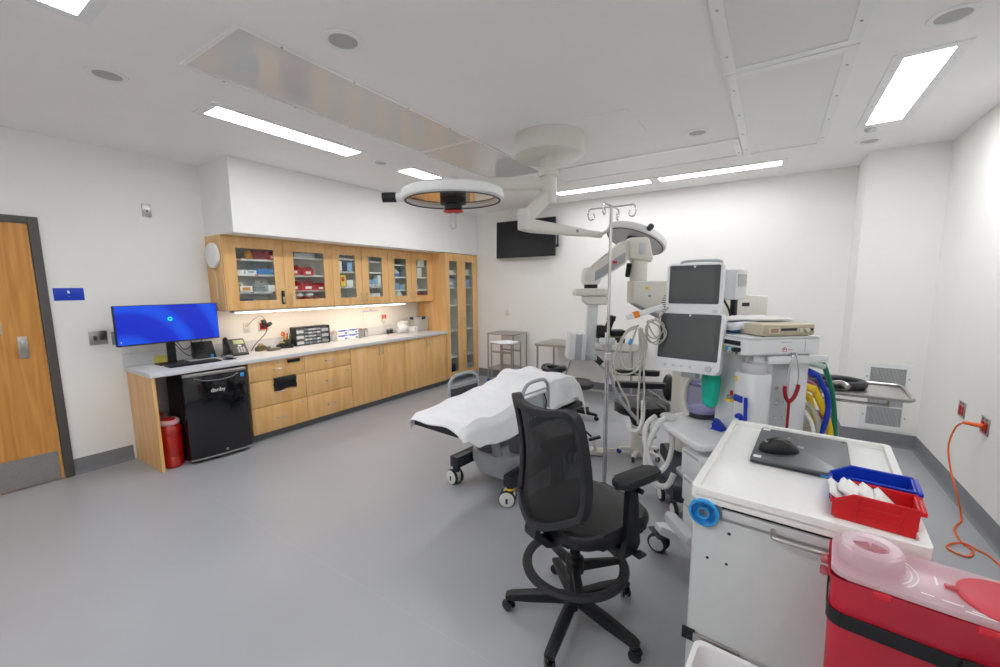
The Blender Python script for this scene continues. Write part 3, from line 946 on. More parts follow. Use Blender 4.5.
o = MB().box(-.001, .001, -.05, .05, 0, .07, .0, M=Matrix.Translation((-5.09, 1.55, ZT + .001))).build('sticky_note', mat('note_yellow', 'd9cf62', .8, var=.02))
tag(o, 'yellow sticky note pad leaning on the backsplash behind the monitor', 'note')

def tape(label, y, x, rz, m):
    t = thing('tape_dispenser', label, 'tape dispenser', (x, y, ZT), rz, 'tape dispensers on the worktop')
    MB().prism([(-.09, 0), (.09, 0), (.09, .03), (.03, .035), (.0, .062), (-.05, .066), (-.09, .04)], -.03, .03, basis((0, 1, 0), (0, 0, 1), (1, 0, 0), (0, 0, 0)), .004).build('body', m, t)
    MB().lathe([(.02, -.012), (.034, -.012), (.034, .012), (.02, .012)], (.0, -.03, .055), 20, (1, 0, 0)).build('tape_roll', mat('dull_tape', 'a8946a', .4, var=.1), t)
    MB().box(-.02, .02, .085, .094, .028, .036, .001).build('cutter', M_NICKEL, t)
tape('brown tape dispenser nearest the phone', 2.52, -5.02, .3, mat('tan_black', '5c5240', .4, var=.1))
tape('black tape dispenser nearest the pen cup', 2.76, -4.98, -.25, M_BLACK)
o = MB().cbox((-4.90, 2.58, ZT + .016), (.06, .15, .03), .006, (0, 0, .2)).build('stapler', mat('grey_stapler', '6a6355', .4, var=.05)); tag(o, 'grey-brown stapler lying in front of the brown tape dispenser', 'stapler')
t = thing('pen_cup', 'cup of bright pens and orange scissors left of the drawer organizer', 'pen cup', (-5.04, 2.83, ZT))
MB().lathe([(.042, .0005), (.044, .005), (.046, .095), (.043, .095), (.04, .008), (.001, .008)], (0, 0, 0), 20).build('cup', mat('dark_mesh_cup', '3c3c34', .4, var=.1), t)
for k, (c, a, b) in enumerate(((M_YELLOW, .1, .2), (M_GREEN, -.1, .3), (M_RED, .25, -.1), (M_YELLOW, -.25, .0), (M_GREEN, .05, .35), (M_BLUE, -.2, -.25))):
    MB().cyl((.02 * math.sin(k), .02 * math.cos(k), .01), (.02 * math.sin(k) + .14 * a * .6, .02 * math.cos(k) + .14 * b * .6, .16 + .01 * (k % 3)), .0065, n=8).build('pen', c, t)
sc = MB()
for s in (-1, 1):
    sc.tube([(.0 + s * .018 - .03 + .022 * math.cos(q * PI / 4), -.03, .165 + .024 * math.sin(q * PI / 4)) for q in range(8)], .006, 6, True)
sc.tube([(-.03, -.028, .15), (0, -.02, .02)], .005, 6)
sc.build('scissors', M_ORANGE, t)
# drawer organizer
t = thing('drawer_organizer', 'black organizer of many small clear drawers on the worktop', 'organizer', (-4.98, 3.15, ZT))
mb = MB()
W, Hh, Dp = .48, .235, .128
mb.box(-Dp, 0, -W / 2, W / 2, 0, .008).box(-Dp, 0, -W / 2, W / 2, Hh - .008, Hh).box(-Dp, 0, -W / 2, -W / 2 + .008, .008, Hh - .008).box(-Dp, 0, W / 2 - .008, W / 2, .008, Hh - .008).box(-Dp, -.05, -W / 2 + .008, W / 2 - .008, .008, Hh - .008)
mb.build('case', M_BLACK, t)
def odrawer(y0, y1, z0, z1):
    d = MB().box(-.048, -.002, y0, y1, z0, z1, .002).build('drawer', M_CLEAR, t)
    yc = (y0 + y1) / 2
    MB().box(-.002, .009, yc - .012, yc + .012, z0 + .006, z0 + .012, .001).build('pull', M_CLEAR, d)
    MB().box(-.046, -.006, y0 + .006, y1 - .006, z0 + .004, z0 + (z1 - z0) * .6).build('contents', random.choice((M_WBOX, M_LGREY, M_LBLUE, M_GREY)), d)
h5 = (Hh - .022) / 5
for k in range(5):
    for c in range(4):
        odrawer(-.118 + .058 * c, -.118 + .058 * c + .052, .012 + h5 * k, .012 + h5 * k + h5 - .006)
h3 = (Hh - .022) / 3
for k in range(3):
    odrawer(-.228, -.126, .012 + h3 * k, .012 + h3 * k + h3 - .006)
    odrawer(.122, .228, .012 + h3 * k, .012 + h3 * k + h3 - .006)
# glove cartons 2 x 2
GW = mat('glove_print', '2a52c0', .6, var=.02)
for r in range(2):
    for c in range(2):
        lbl = ('lower', 'upper')[r] + ' ' + ('left', 'right')[c] + ' blue and white carton of the stacked four'
        t = thing('glove_carton', lbl, 'box', (-4.99, 3.60 + .175 * c, ZT + .073 * r), 0, 'stacked blue and white cartons')
        MB().box(-.11, 0, -.085, .085, .0005, .072, .002).build('carton', M_WBOX, t)
        MB().prism([(-.08, .058), (0, .048), (.08, .06), (.08, .07), (-.08, .07)], 0, .0012, basis((0, 1, 0), (0, 0, 1), (1, 0, 0), (0, 0, 0))).build('band_print', GW, t)
        MB().box(0, .0012, .03, .07, .012, .034).build('spot_print', M_SKY, t)
t = thing('dispenser_bottle', 'clear squeeze bottle standing left of the stacked cartons', 'bottle', (-5.0, 3.47, ZT))
MB().lathe([(.03, .0005), (.034, .01), (.034, .075), (.012, .095), (.012, .105)], (0, 0, 0), 18).build('bottle', M_FROST, t)
MB().lathe([(.014, .1), (.012, .125), (.004, .15), (.001, .15)], (0, 0, 0), 14).build('cap', mat('pink_cap', 'e8b0a8', .4, var=0), t)
def cup(label, y, x, r, h, m, stuff):
    t = thing('cup', label, 'cup', (x, y, ZT))
    MB().lathe([(r * .85, .0005), (r, h), (r * .93, h), (r * .8, .005), (.001, .005)], (0, 0, 0), 18).build('wall', m, t)
    for k in range(5):
        MB().cyl((.3 * r * math.cos(k * 1.3), .3 * r * math.sin(k * 1.3), .006), (.6 * r * math.cos(k * 1.3), .6 * r * math.sin(k * 1.3), h * 1.15), .004, n=7).build('pen', stuff[k % len(stuff)], t)
cup('steel cup of small tools right of the stacked cartons', 3.91, -5.01, .04, .12, M_STEEL, (M_DKGREY, M_AMBER, M_RED))
cup('second small tool cup beside the steel one, farther from the cartons', 4.02, -5.03, .035, .115, M_CHROME, (M_DKGREY, M_WBOX))
for k, (y, l) in enumerate(((4.47, 'left of two small dark tins on the far worktop'), (4.54, 'right of two small dark tins on the far worktop'))):
    t = thing('small_tin', l, 'tin', (-5.05, y, ZT), 0, 'small dark tins')
    MB().lathe([(.026, .0005), (.026, .07), (.024, .072), (.001, .072)], (0, 0, 0), 18).build('tin', M_DKGREY, t)
    MB().lathe([(.0265, .06), (.0265, .078), (.001, .079)], (0, 0, 0), 18).build('lid', M_GREY, t)
t = thing('paper_roll', 'white round roll standing on edge between tins and cartons', 'roll', (-4.97, 4.64, ZT))
MB().lathe([(.022, 0), (.075, 0), (.078, .004), (.078, .1), (.075, .104), (.022, .104)], (0, -.04, .0785), 30, (.35, .85, 0)).build('roll', M_WHITE, t)
MB().lathe([(.001, -.002), (.03, -.002), (.034, .01)], (0, -.04, .0785), 20, (.35, .85, 0)).build('core', M_LGREY, t)
carton('white_box', 'white carton right behind the white roll on the worktop', 'box', -5.0, 4.80, ZT, .1, .13, .11, M_WBOX)
t = carton('white_box', 'small white carton in front, beside the clear storage box', 'box', -4.87, 4.89, ZT, .11, .10, .085, M_WBOX, (.3, .3, .7), M_LGREY)
t = thing('towel_roll', 'white paper roll lying on the carton behind the white roll', 'roll', (-5.05, 4.79, ZT + .1115))
MB().lathe([(.012, 0), (.034, 0), (.035, .002), (.035, .15), (.034, .152), (.012, .152)], (0, -.076, .0355), 22, (0, 1, 0)).build('roll', M_PAPER, t)
MB().lathe([(.001, .151), (.0125, .151), (.0125, .1535), (.001, .1535)], (0, -.076, .0355), 14, (0, 1, 0)).build('core', M_GREY, t)
t = thing('storage_box', 'clear lidded storage box with dark blue clips by the tall cupboard', 'storage box', (-4.98, 5.07, ZT))
mb = MB()
def rrz(w, d, z, r=.025):
    return [(x, y, z) for x, y in rrect(w, d, r)]
R = [[mb.bm.verts.new(p) for p in rrz(w, d, z)] for w, d, z in ((.21, .25, .001), (.235, .28, .215), (.229, .274, .215), (.204, .244, .006))]
mb.skin(R)
mb.build('box', M_FROST, t)
mb = MB().prism(rrect(.25, .295, .03), .2155, .232, None, .004).build('lid', M_FROST, t)
for s in (-1, 1):
    MB().box(-.04, .04, s * .15 - .006, s * .15 + .006, .195, .236, .004).build('clip', M_NAVY, t)
MB().box(.119, .131, -.04, .04, .195, .236, .004).build('clip', M_NAVY, t)

# ================================================================== UNDER THE WORKTOP
t = thing('mini_fridge', 'black under-counter fridge with silver top trim', 'fridge', (-4.66, 1.785, 0), -.10)
MB().box(-.33, .19, -.265, .265, .03, .85, .006).build('body', M_BLACK, t)
dr = MB()
prof = [(.2, -.265), (.235, -.262), (.255, -.18), (.262, 0), (.255, .18), (.235, .262), (.2, .265)]
dr.prism(prof, .05, .835, None, .004)
door = dr.build('door', M_BLKGLOSS, t)
MB().prism([(x + .002, y) for x, y in prof], .8355, .862, None, .004).build('top_trim', M_STEEL, door)
MB().tube([(.25, -.18, .815), (.285, -.1, .79), (.295, 0, .782), (.285, .1, .79), (.25, .18, .815)], .010, 10, sm=5).build('handle', mat('dark_chrome', '5a5c60', .2, 1, var=0), door)
MB().prism([(x + .004, y) for x, y in prof], .034, .049, None, .002).build('bottom_trim', M_STEEL, door)
MB().lathe([(.011, 0), (.011, .005), (.001, .006)], (.264, .03, .085), 14, (1, 0, 0)).build('lock', M_CHROME, door)
text('logo', 'danby', .052, M_WHITE, chain(door) @ V((.2632, .0, .685)), (math.sin(.1), math.cos(.1), 0), (0, 0, 1), door, .0006)
MB().box(.255, .2565, .2, .235, .775, .815).build('energy_sticker', M_SKY, door)
for x in (-.28, .14):
    for y in (-.22, .22):
        MB().cyl((x, y, 0), (x, y, .03), .018, n=12).build('foot', M_BLACK, t)
M_REDTR = pane('translucent_red', 'ff2010', .08, .08, .9, 'f02414')
def bucket(label, x, y):
    t = thing('sharps_bucket', label, 'sharps container', (x, y, 0), 0, 'red sharps buckets under the worktop')
    MB().lathe([(.085, .001), (.095, .012), (.1, .1), (.096, .108), (.1, .116), (.103, .3), (.098, .31), (.104, .318), (.105, .37), (.09, .4), (.085, .415)], (0, 0, 0), 30, sx=1.25, sy=.9).build('body', M_REDTR, t)
    MB().lathe([(.087, .405), (.098, .41), (.1, .43), (.085, .445), (.07, .447), (.06, .437), (.001, .437)], (0, 0, 0), 30, sx=1.25, sy=.9).build('rim', mat('red_white_rim', 'd8a8a8', .3, var=.05), t)
    MB().lathe([(.055, .437), (.055, .45), (.001, .452)], (0, 0, 0), 24).build('lid', M_RED, t)
bucket('red see-through sharps bucket in front, between end panel and fridge', -4.64, 1.412)
bucket('red sharps bucket behind the front one, mostly hidden', -4.91, 1.412)
# ================================================================== RIGHT SIDE AND BACK WALL
t = thing('vent_grille', 'white louvred vent grille low on the corner wall', 'vent', (1.01, YC, .505))
mb = MB().frame([(-.18, -.34), (.18, -.34), (.18, .34), (-.18, .34)], [(-.135, -.295), (.135, -.295), (.135, .295), (-.135, .295)], 0, .014, basis((1, 0, 0), (0, 0, 1), (0, -1, 0), (0, 0, 0)))
fr = mb.build('frame', M_WHITE, t)
MB().box(-.135, .135, -.004, -.0005, -.295, .295).build('backing', M_DKGREY, t)
mb = MB()
for k in range(27):
    x = -.13 + .01 * k
    for z0, z1 in ((-.292, -.105), (-.095, .095), (.105, .292)):
        mb.cbox((x, -.008, (z0 + z1) / 2), (.0045, .008, z1 - z0), 0, (0, 0, .35))
mb.build('louvres', M_LGREY, t)['kind'] = 'stuff'
for z in (-.1, .1):
    MB().box(-.135, .135, -.0125, -.004, z - .006, z + .006).build('crossbar', M_WHITE, fr)
for x in (-.158, .158):
    for z in (-.2, .2):
        MB().lathe([(.007, -.0005), (.007, .002), (.001, .003)], (x, -.014, z), 10, (0, -1, 0)).build('screw', M_GREY, fr)

def red_outlet(y, z, label):
    t = thing('wall_socket', label, 'socket', (XR, y, z), 0, 'red wall sockets')
    MB().box(-.006, 0, -.066, .066, -.06, .06, .002).build('plate', M_STEEL, t)
    for s in (-1, 1):
        b = MB().box(-.011, -.006, s * .027 - .02, s * .027 + .02, -.042, .03, .002).build('receptacle', M_RED, t)
        for zz in (-.024, .012):
            MB().box(-.0118, -.011, s * .027 - .009, s * .027 - .006, zz - .006, zz + .006).build('slot', M_BLACK, b)
            MB().box(-.0118, -.011, s * .027 + .006, s * .027 + .009, zz - .006, zz + .006).build('slot', M_BLACK, b)
    for s in (-1, 1):
        MB().box(-.0065, -.006, s * .027 - .012, s * .027 + .012, .04, .052).build('label_print', M_DKGREY, t)
red_outlet(4.533, .68, 'steel plate with red sockets, nothing plugged in, right wall')
red_outlet(4.108, .672, 'steel plate with red sockets and the orange plug in it')
t = thing('power_cord', 'orange power cord from the right wall socket down to the floor', 'cord', (1.2, 4.1, 0))
MB().tube([(1.258, 4.085, .672), (1.225, 4.13, .668), (1.19, 4.19, .66)], .017, 12, sm=4, r1=.011).build('plug', M_ORANGE, t, True)
MB().tube([(1.19, 4.19, .66), (1.17, 4.25, .60), (1.15, 4.26, .46), (1.15, 4.17, .317), (1.16, 4.05, .2), (1.19, 4.04, .07), (1.19, 4.0, .008), (1.15, 3.92, .006), (1.112, 3.82, .006), (1.104, 3.66, .006), (1.13, 3.575, .006), (1.08, 3.475, .006), (1.01, 3.515, .007), (1.03, 3.585, .007), (1.10, 3.63, .016), (1.155, 3.6, .008), (1.2, 3.52, .006), (1.225, 3.2, .006), (1.2, 2.6, .006), (1.15, 1.8, .006)], .0055, 8, sm=8).build('cable', M_ORANGE, t, True)
t = thing('floor_cable', 'dark cable lying on the floor by the right wall', 'cable', (1.1, 2.6, 0))
MB().tube([(1.22, 2.9, .006), (1.1, 2.88, .006), (1.0, 2.75, .006), (.98, 2.5, .006), (1.05, 2.2, .006)], .006, 8, sm=6).build('cable', M_DKGREY, t, True)

# television
t = thing('wall_television', 'black wall-mounted television, tilted slightly down, on the back wall', 'television', (-3.44, YB, 2.41))
M = Matrix.Translation((0, -.13, 0)) @ Matrix.Rotation(-.03, 4, 'X')
MB().box(-.545, .545, -.022, .022, -.298, .298, .006, M=M).build('housing', M_BLACK, t)
MB().box(-.535, .535, -.0235, -.0222, -.285, .288, M=M).build('screen', mat('tv_screen', '17181b', .12, var=0), t)
MB().box(-.55, .55, -.0, .004, -.306, -.299, M=M).build('lower_rim', M_LGREY, t)
m1 = MB().box(-.2, .2, -.03, -.0, -.2, .2, .004).build('wall_bracket', M_BLACK, t)
MB().box(-.04, .04, -.108, -.02, -.06, .06, .004).build('bracket_arm', M_BLACK, m1)
for z in (-.14, .16):
    MB().box(.5, .58, -.1, -.075, z - .02, z + .02, .004).build('bracket_clip', M_BLACK, m1)
MB().box(.555, .575, -.095, -.08, -.14, .16, .003).build('bracket_rail', M_BLACK, m1)
t = thing('wall_socket', 'ivory wall socket on the back wall above the steel trolley', 'socket', (-3.855, YB, 1.195))
MB().box(-.045, .045, -.006, 0, -.06, .06, .002).build('plate', M_CREAM, t)
for z in (-.022, .022):
    MB().box(-.016, .016, -.009, -.006, z - .014, z + .014, .002).build('socket', M_LGREY, t)

def caster(par, x, y, r, m, tyre, name='caster', fork=None, w=.024, h=None, yaw=0):
    """swivel caster: fork + wheel standing on the floor, wheel axis across y after yaw"""
    h = h or r * 2 + .03
    M = Matrix.Translation((x, y, 0)) @ Matrix.Rotation(yaw, 4, 'Z')
    c = MB()
    off = r * .35
    for s in (-1, 1):
        c.box(-r * .4, off + r * .35, s * (w * .62) - .003, s * (w * .62) + .003, r * .75, h - .012, .002, M=M)
    c.box(-r * .4, r * .4, -w * .75, w * .75, h - .014, h, .003, M=M)
    f = c.build(name, fork or m, par)
    wm = MB().lathe([(r * .2, -w / 2), (r * .93, -w / 2), (r, -w * .3), (r, w * .3), (r * .93, w / 2), (r * .2, w / 2)], M @ V((off, 0, r + .0005)), 26, M.to_3x3() @ V((0, 1, 0)))
    wm.build('wheel', tyre, f)
    hb = MB().lathe([(.001, -w * .56), (r * .62, -w * .54), (r * .68, -w * .3), (r * .68, w * .3), (r * .62, w * .54), (.001, w * .56)], M @ V((off, 0, r + .0005)), 22, M.to_3x3() @ V((0, 1, 0)))
    hb.build('hub', m, f)
    return f

def twin_caster(par, x, y, r, m, name='caster', yaw=0, h=None):
    h = h or 2 * r + .02
    M = Matrix.Translation((x, y, 0)) @ Matrix.Rotation(yaw, 4, 'Z')
    f = MB()
    f.cyl(M @ V((0, 0, r)), M @ V((0, 0, h)), .008, n=10)
    f.box(-r * .7, r * .7, -.006, .006, r * .7, r * 1.75, .004, M=M)
    o = f.build(name, m, par)
    for s in (-1, 1):
        MB().lathe([(.001, -.0085), (r * .55, -.009), (r * .9, -.006), (r, 0), (r * .9, .006), (.001, .008)], M @ V((0, s * .016, r + .0005)), 22, M.to_3x3() @ V((0, 1, 0))).build('wheel', m, o)
    return o

# stainless tables at the back wall
t = thing('steel_trolley', 'stainless two-shelf trolley with blue casters in the back left corner', 'table', (-3.68, 5.82, 0))
legs = [(-.245, -.21), (.245, -.21), (-.245, .22), (.245, .22)]
MB().box(-.26, .26, -.225, .235, .855, .88, .004).build('tabletop', M_STEEL, t)
MB().box(-.25, .25, -.21, .22, .275, .29, .003).build('shelf', M_STEEL, t)
for x, y in legs:
    MB().cyl((x, y, .10), (x, y, .856), .012, n=12).build('leg', M_STEEL, t)
    caster(t, x, y, .038, M_BLUE, M_BLUE, h=.105)
t = thing('ring_stand', 'low steel stand with a folded white cloth in front of the trolley', 'stand', (-3.33, 5.2, 0))
for x, y in ((-.165, -.12), (.19, -.12), (-.165, .14), (.19, .14)):
    MB().cyl((x, y, .0), (x, y, .79), .011, n=12).build('leg', M_STEEL, t)
MB().box(-.165, .19, -.126, -.114, .66, .69, .003).build('crossbar', M_STEEL, t)
MB().box(-.165, .19, .134, .146, .66, .69, .003).build('crossbar', M_STEEL, t)
MB().box(-.18, .22, -.135, .155, .79, .80, .003).build('tray', M_STEEL, t)
mb = MB()
mb.grid(12, 10, lambda u, v: V((-.17 + .33 * u, -.13 + .27 * v, .803 + .012 + .008 * math.sin(5 * u + 2) * math.cos(4 * v))))
o = mb.build('folded_cloth', M_LINEN)
o.location = (-3.33, 5.2, 0)
md = o.modifiers.new('thick', 'SOLIDIFY'); md.thickness = .014; md.offset = -1
tag(o, 'folded white cloth lying on the low steel stand', 'cloth')

t = thing('steel_table', 'long stainless table against the back wall behind the microscope', 'table', (-2.2, 5.75, 0))
MB().box(-.75, .72, -.31, .31, .755, .79, .005).build('tabletop', M_STEEL, t)
for x in (-.72, .69):
    for y in (-.28, .28):
        MB().cyl((x, y, 0), (x, y, .757), .016, n=12).build('leg', M_STEEL, t)
MB().cyl((-.72, 0, .11), (.69, 0, .11), .013, n=10).build('foot_rail', M_STEEL, t)
for x in (-.72, .69):
    MB().cyl((x, -.28, .11), (x, .28, .11), .012, n=10).build('end_rail', M_STEEL, t)
MB().cyl((-.12, -.28, .755), (-.42, -.05, .12), .012, n=10).build('brace', M_STEEL, t)

# mayo stand
t = thing('mayo_stand', 'stainless instrument tray stand by the corner vent', 'stand', (.42, 3.42, 0), -.06)
mb = MB().tube([(x, y, .985) for x, y in rrect(.60, .46, .05, 5)], .009, 8, True)
mb.build('tray_rim', M_STEEL, t)
MB().prism(rrect(.595, .455, .048), .972, .978).build('tray', M_STEEL, t)
f = MB().tube([(-.28, -.17, .93), (.2, -.17, .93), (.2, .17, .93), (-.28, .17, .93)], .009, 8, True).build('support_frame', M_STEEL, t)
for y in (-.17, .17):
    MB().cyl((.2, y, .93), (.2, y, .972), .008, n=8).build('support_pin', M_STEEL, f)
MB().cyl((-.28, 0, .05), (-.28, 0, .935), .015, n=14).build('post', M_STEEL, t)
MB().tube([(.25, -.2, .045), (-.28, -.2, .045), (-.28, .2, .045), (.25, .2, .045)], .014, 10).build('base', M_STEEL, t)
for x, y in ((.24, -.2), (.24, .2), (-.28, -.2), (-.28, .2)):
    MB().lathe([(.02, .0005), (.02, .03), (.012, .034)], (x, y, 0), 14).build('foot', M_RUBBER, t)
t = thing('coiled_cushion', 'grey ring cushion lying on the instrument tray stand', 'cushion', (.36, 3.46, .9785))
MB().tube([(.16 * math.cos(k * PI / 12), .12 * math.sin(k * PI / 12), .026) for k in range(24)], .0245, 12, True).build('ring', M_DKGREY, t)
MB().tube([(-.02, -.115, .03), (.03, -.16, .05), (.06, -.20, .035)], .018, 10, sm=3).build('end_stub', M_STEEL, t)

# ================================================================== OPERATING CHAIR-BED
t = thing('surgical_stretcher', 'stretcher chair under a white sheet in the middle of the floor', 'stretcher', (-1.80, 3.0, 0), -.10)
bed = t
# upholstered sections (side profile along y, foot end at -.9)
def pad(name, prof, w, m, par, bev=.012):
    return MB().prism(prof, -w / 2, w / 2, basis((0, 1, 0), (0, 0, 1), (1, 0, 0), (0, 0, 0)), bev).build(name, m, par)
pad('leg_cushion', [(-.94, .655), (-.20, .68), (-.20, .765), (-.94, .71)], .47, M_VINYL, t)
pad('seat_cushion', [(-.19, .66), (.12, .68), (.12, .80), (-.19, .765)], .50, M_VINYL, t)
pad('back_cushion', [(.13, .66), (.64, .60), (.65, .66), (.52, .77), (.35, .82), (.13, .805)], .52, M_VINYL, t)
# lower frame
MB().box(-.19, .19, -.60, .60, .57, .625, .01).build('bed_frame', M_DKGREY, t)
MB().prism([(-.72, .56), (.1, .56), (.1, .52), (-.3, .50)], -.05, .05, basis((0, 1, 0), (0, 0, 1), (1, 0, 0), (.22, 0, 0)), .004).build('link_arm', M_BLACK, t)
col = MB()
col.box(-.06, .06, -.05, .10, .2, .56, .015)
col.build('lift_column', M_GREY, t)
MB().cyl((-.03, -.22, .22), (-.08, -.30, .56), .035, n=16).build('lift_cylinder', M_LGREY, t)
# grey shroud: tub with a rim
sh = [rrect(.40, .62, .12, 6, .0, -.05), rrect(.46, .72, .16, 6, 0, -.06), rrect(.46, .72, .16, 6, 0, -.06), rrect(.40, .66, .14, 6, 0, -.06), rrect(.36, .60, .12, 6, 0, -.06)]
zs = (.11, .22, .31, .31, .20)
mb = MB()
mb.skin([[mb.bm.verts.new((x, y, z)) for x, y in p] for p, z in zip(sh, zs)])
mb.build('base_cover', mat('silver_grey_cover', 'a9adb2', .35, var=.03), t)
M_ANTH = mat('anthracite_beam', '23282e', .4, var=.04)
for s in (-1, 1):
    MB().box(s * .285 - .045, s * .285 + .045, -.50, .52, .15, .245, .008).build('base_beam', M_ANTH, t)
    for y in (-.47, .49):
        mb = MB().cyl((s * .285, y, .11), (s * .285, y, .2), .032, n=16)
        bx = mb.build('caster_socket', M_ANTH, t)
        if s > 0 and y < 0:
            MB().cyl((s * .285, y, .132), (s * .285, y, .146), .036, n=18).build('yellow_band', M_YELLOW, bx)
        c = MB().prism([(-.045, .03), (.045, .03), (.05, .1), (.03, .135), (-.03, .135), (-.05, .1)], -.017, .017, basis((0, 1, 0), (0, 0, 1), (1, 0, 0), (s * .285, y - .012, 0)), .004)
        cc = c.build('caster', M_CASTER, t)
        for q in (-1, 1):
            MB().lathe([(.001, -.013), (.055, -.013), (.064, -.008), (.064, .008), (.055, .013), (.001, .013)], (s * .285 + q * .031, y - .02, .0645), 28, (1, 0, 0)).build('tyre', M_RUBBER, cc)
            d = MB().lathe([(.057, 0), (.057, .0035), (.05, .006), (.001, .006)], (s * .285 + q * .0435, y - .02, .0645), 26, (q, 0, 0)).build('wheel_disc', M_CASTER, cc)
            MB().box(-.009, .009, -.02, .02, 0, .0015, .0, M=basis((0, 1, 0), (0, 0, 1), (1, 0, 0), (s * .285 + q * .0495 - (.0015 if q < 0 else 0), y - .02, .055))).build('brake_mark', M_NAVY, d)
        if y < 0:
            pv = V((s * .285, y, 0))
            cc.matrix_basis = Matrix.Translation(pv) @ Matrix.Rotation(math.radians(-62 if s > 0 else -95), 4, 'Z') @ Matrix.Translation(-pv)
# side rails
M_RAIL = mat('rail_grey', '9fa6ac', .4, var=.02)
for s in (-1, 1):
    x = s * .325
    y0 = -.32 if s < 0 else -.19
    r = MB().tube([(x, y0 - .175, .60), (x, y0 - .175, .82), (x, y0 - .145, .885), (x, y0 - .08, .915), (x, y0 + .08, .915), (x, y0 + .145, .885), (x, y0 + .175, .82), (x, y0 + .175, .60)], .014, 10, sm=4).build('side_rail', M_RAIL, t)
    MB().box(x - .008, x + .008, y0 - .165, y0 + .165, .64, .805, .004).build('rail_panel', M_RAIL if s > 0 else M_DKGREY, r)
    MB().tube([(x, y0 - .17, .835), (x, y0 + .17, .835)], .008, 8).build('rail_bar', M_RAIL, r)
MB().box(.27, .345, .02, .56, .535, .595, .02).build('arm_pad', M_VINYL, t)
MB().tube([(.335, -.09, .80), (.35, -.08, .74), (.34, -.07, .67), (.342, -.05, .60)], .006, 8, sm=4).build('rail_cable', M_BLACK, t)
# head ring
hr = MB().tube([(-.12 + .105 * math.cos(k * PI / 12), .80 + .09 * math.sin(k * PI / 12), .80 + .012 * math.cos(k * PI / 6)) for k in range(24)], .033, 12, True)
hr = hr.build('head_ring', mat('black_head_pad', '17181b', .25, var=.05), t)
MB().box(-.19, -.05, .66, .86, .715, .765, .012).build('head_bracket', M_BLACK, t)
# sheet: draped grid, slightly crumpled
def bed_z(y):
    P = [(-1.0, .72), (-.94, .72), (-.55, .75), (-.2, .775), (-.02, .81), (.16, .845), (.36, .845), (.50, .81), (.60, .73), (.66, .66)]
    for (a, b), (c, d) in zip(P, P[1:]):
        if y <= c:
            t_ = max(0, min(1, (y - a) / (c - a)))
            t_ = t_ * t_ * (3 - 2 * t_)
            return b + (d - b) * t_
    return P[-1][1]
rs = random.Random(3)
waves = [(rs.uniform(6, 26), rs.uniform(-24, 24), rs.uniform(0, 6), rs.uniform(.0022, .0042)) for _ in range(9)]
def wr(x, y):
    w0 = sum(a * math.sin(kx * x + ky * y + p) for kx, ky, p, a in waves)
    return w0 * (1 + .6 * (y > .05)) - .010 * abs(math.sin(7 * x + 5 * y + .6 * math.sin(9 * y))) ** 6
def sheet(u, v):
    y = -.965 + 1.62 * v
    hw = .248 + .03 * max(0, min(1, (y + .9) / .8)) + .012 * math.sin(9 * y)
    s = (u - .5) * 2                       # -1..1 across, beyond the mattress edge it hangs
    flat = .60
    drop_r = .045 + .13 * max(0, min(1, (y + .97) / .14)) + .02 * math.sin(9 * y) + .03 * max(0, y)
    drop_l = .08 + .03 * math.sin(7 * y)
    if abs(s) <= flat:
        x = s / flat * hw
        z = bed_z(y) + wr(x, y) * .9 + .020
        e = abs(s) / flat
        z -= .012 * e ** 6
    else:
        k = (abs(s) - flat) / (1 - flat)
        sg = 1 if s > 0 else -1
        dr = (drop_r if s > 0 else drop_l)
        x = sg * (hw + .022 * math.sin(min(1, k * 3) * PI / 2) + .012 * math.sin(16 * y + 2) * k + .03 * k * (s > 0))
        z = bed_z(y) - dr * k + wr(sg * hw, y) * (1 - k * .5)
    if v < .03 and abs(s) <= 1:            # turned-down foot edge
        z -= .035 * (1 - v / .03)
    if v > .97:
        z -= .05 * (v - .97) / .03
    return V((x, y, z))
mb = MB().grid(84, 130, sheet)
o = mb.build('bed_sheet', M_LINEN)
o.location, o.rotation_euler = (-1.80, 3.0, 0), (0, 0, -.10)
md = o.modifiers.new('thick', 'SOLIDIFY'); md.thickness = .005; md.offset = 1
tag(o, 'crumpled white sheet draped over the stretcher chair', 'sheet')

# ================================================================== STOOLS
t = thing('round_stool', 'black round stool behind the head end of the stretcher', 'stool', (-1.98, 4.72, 0))
MB().lathe([(.19, .40), (.215, .407), (.222, .435), (.218, .46), (.19, .473), (.001, .475)], (0, 0, 0), 36).build('seat', M_VINYL, t)
MB().cyl((0, 0, .33), (0, 0, .401), .03, n=16).build('gas_lift', M_BLACK, t)
MB().cyl((0, 0, .09), (0, 0, .37), .022, n=16).build('post', M_CHROME, t)
for k in range(5):
    a = 2 * PI * k / 5 + .1
    c, s_ = math.cos(a), math.sin(a)
    MB().prism([(.02, .075), (.27, .058), (.285, .075), (.26, .088), (.02, .125)], -.018, .018, basis((c, s_, 0), (0, 0, 1), (s_, -c, 0), (0, 0, 0)), .006).build('base_leg', M_BLACK, t)
    twin_caster(t, .265 * c, .265 * s_, .027, M_BLACK, yaw=a + .6, h=.07)
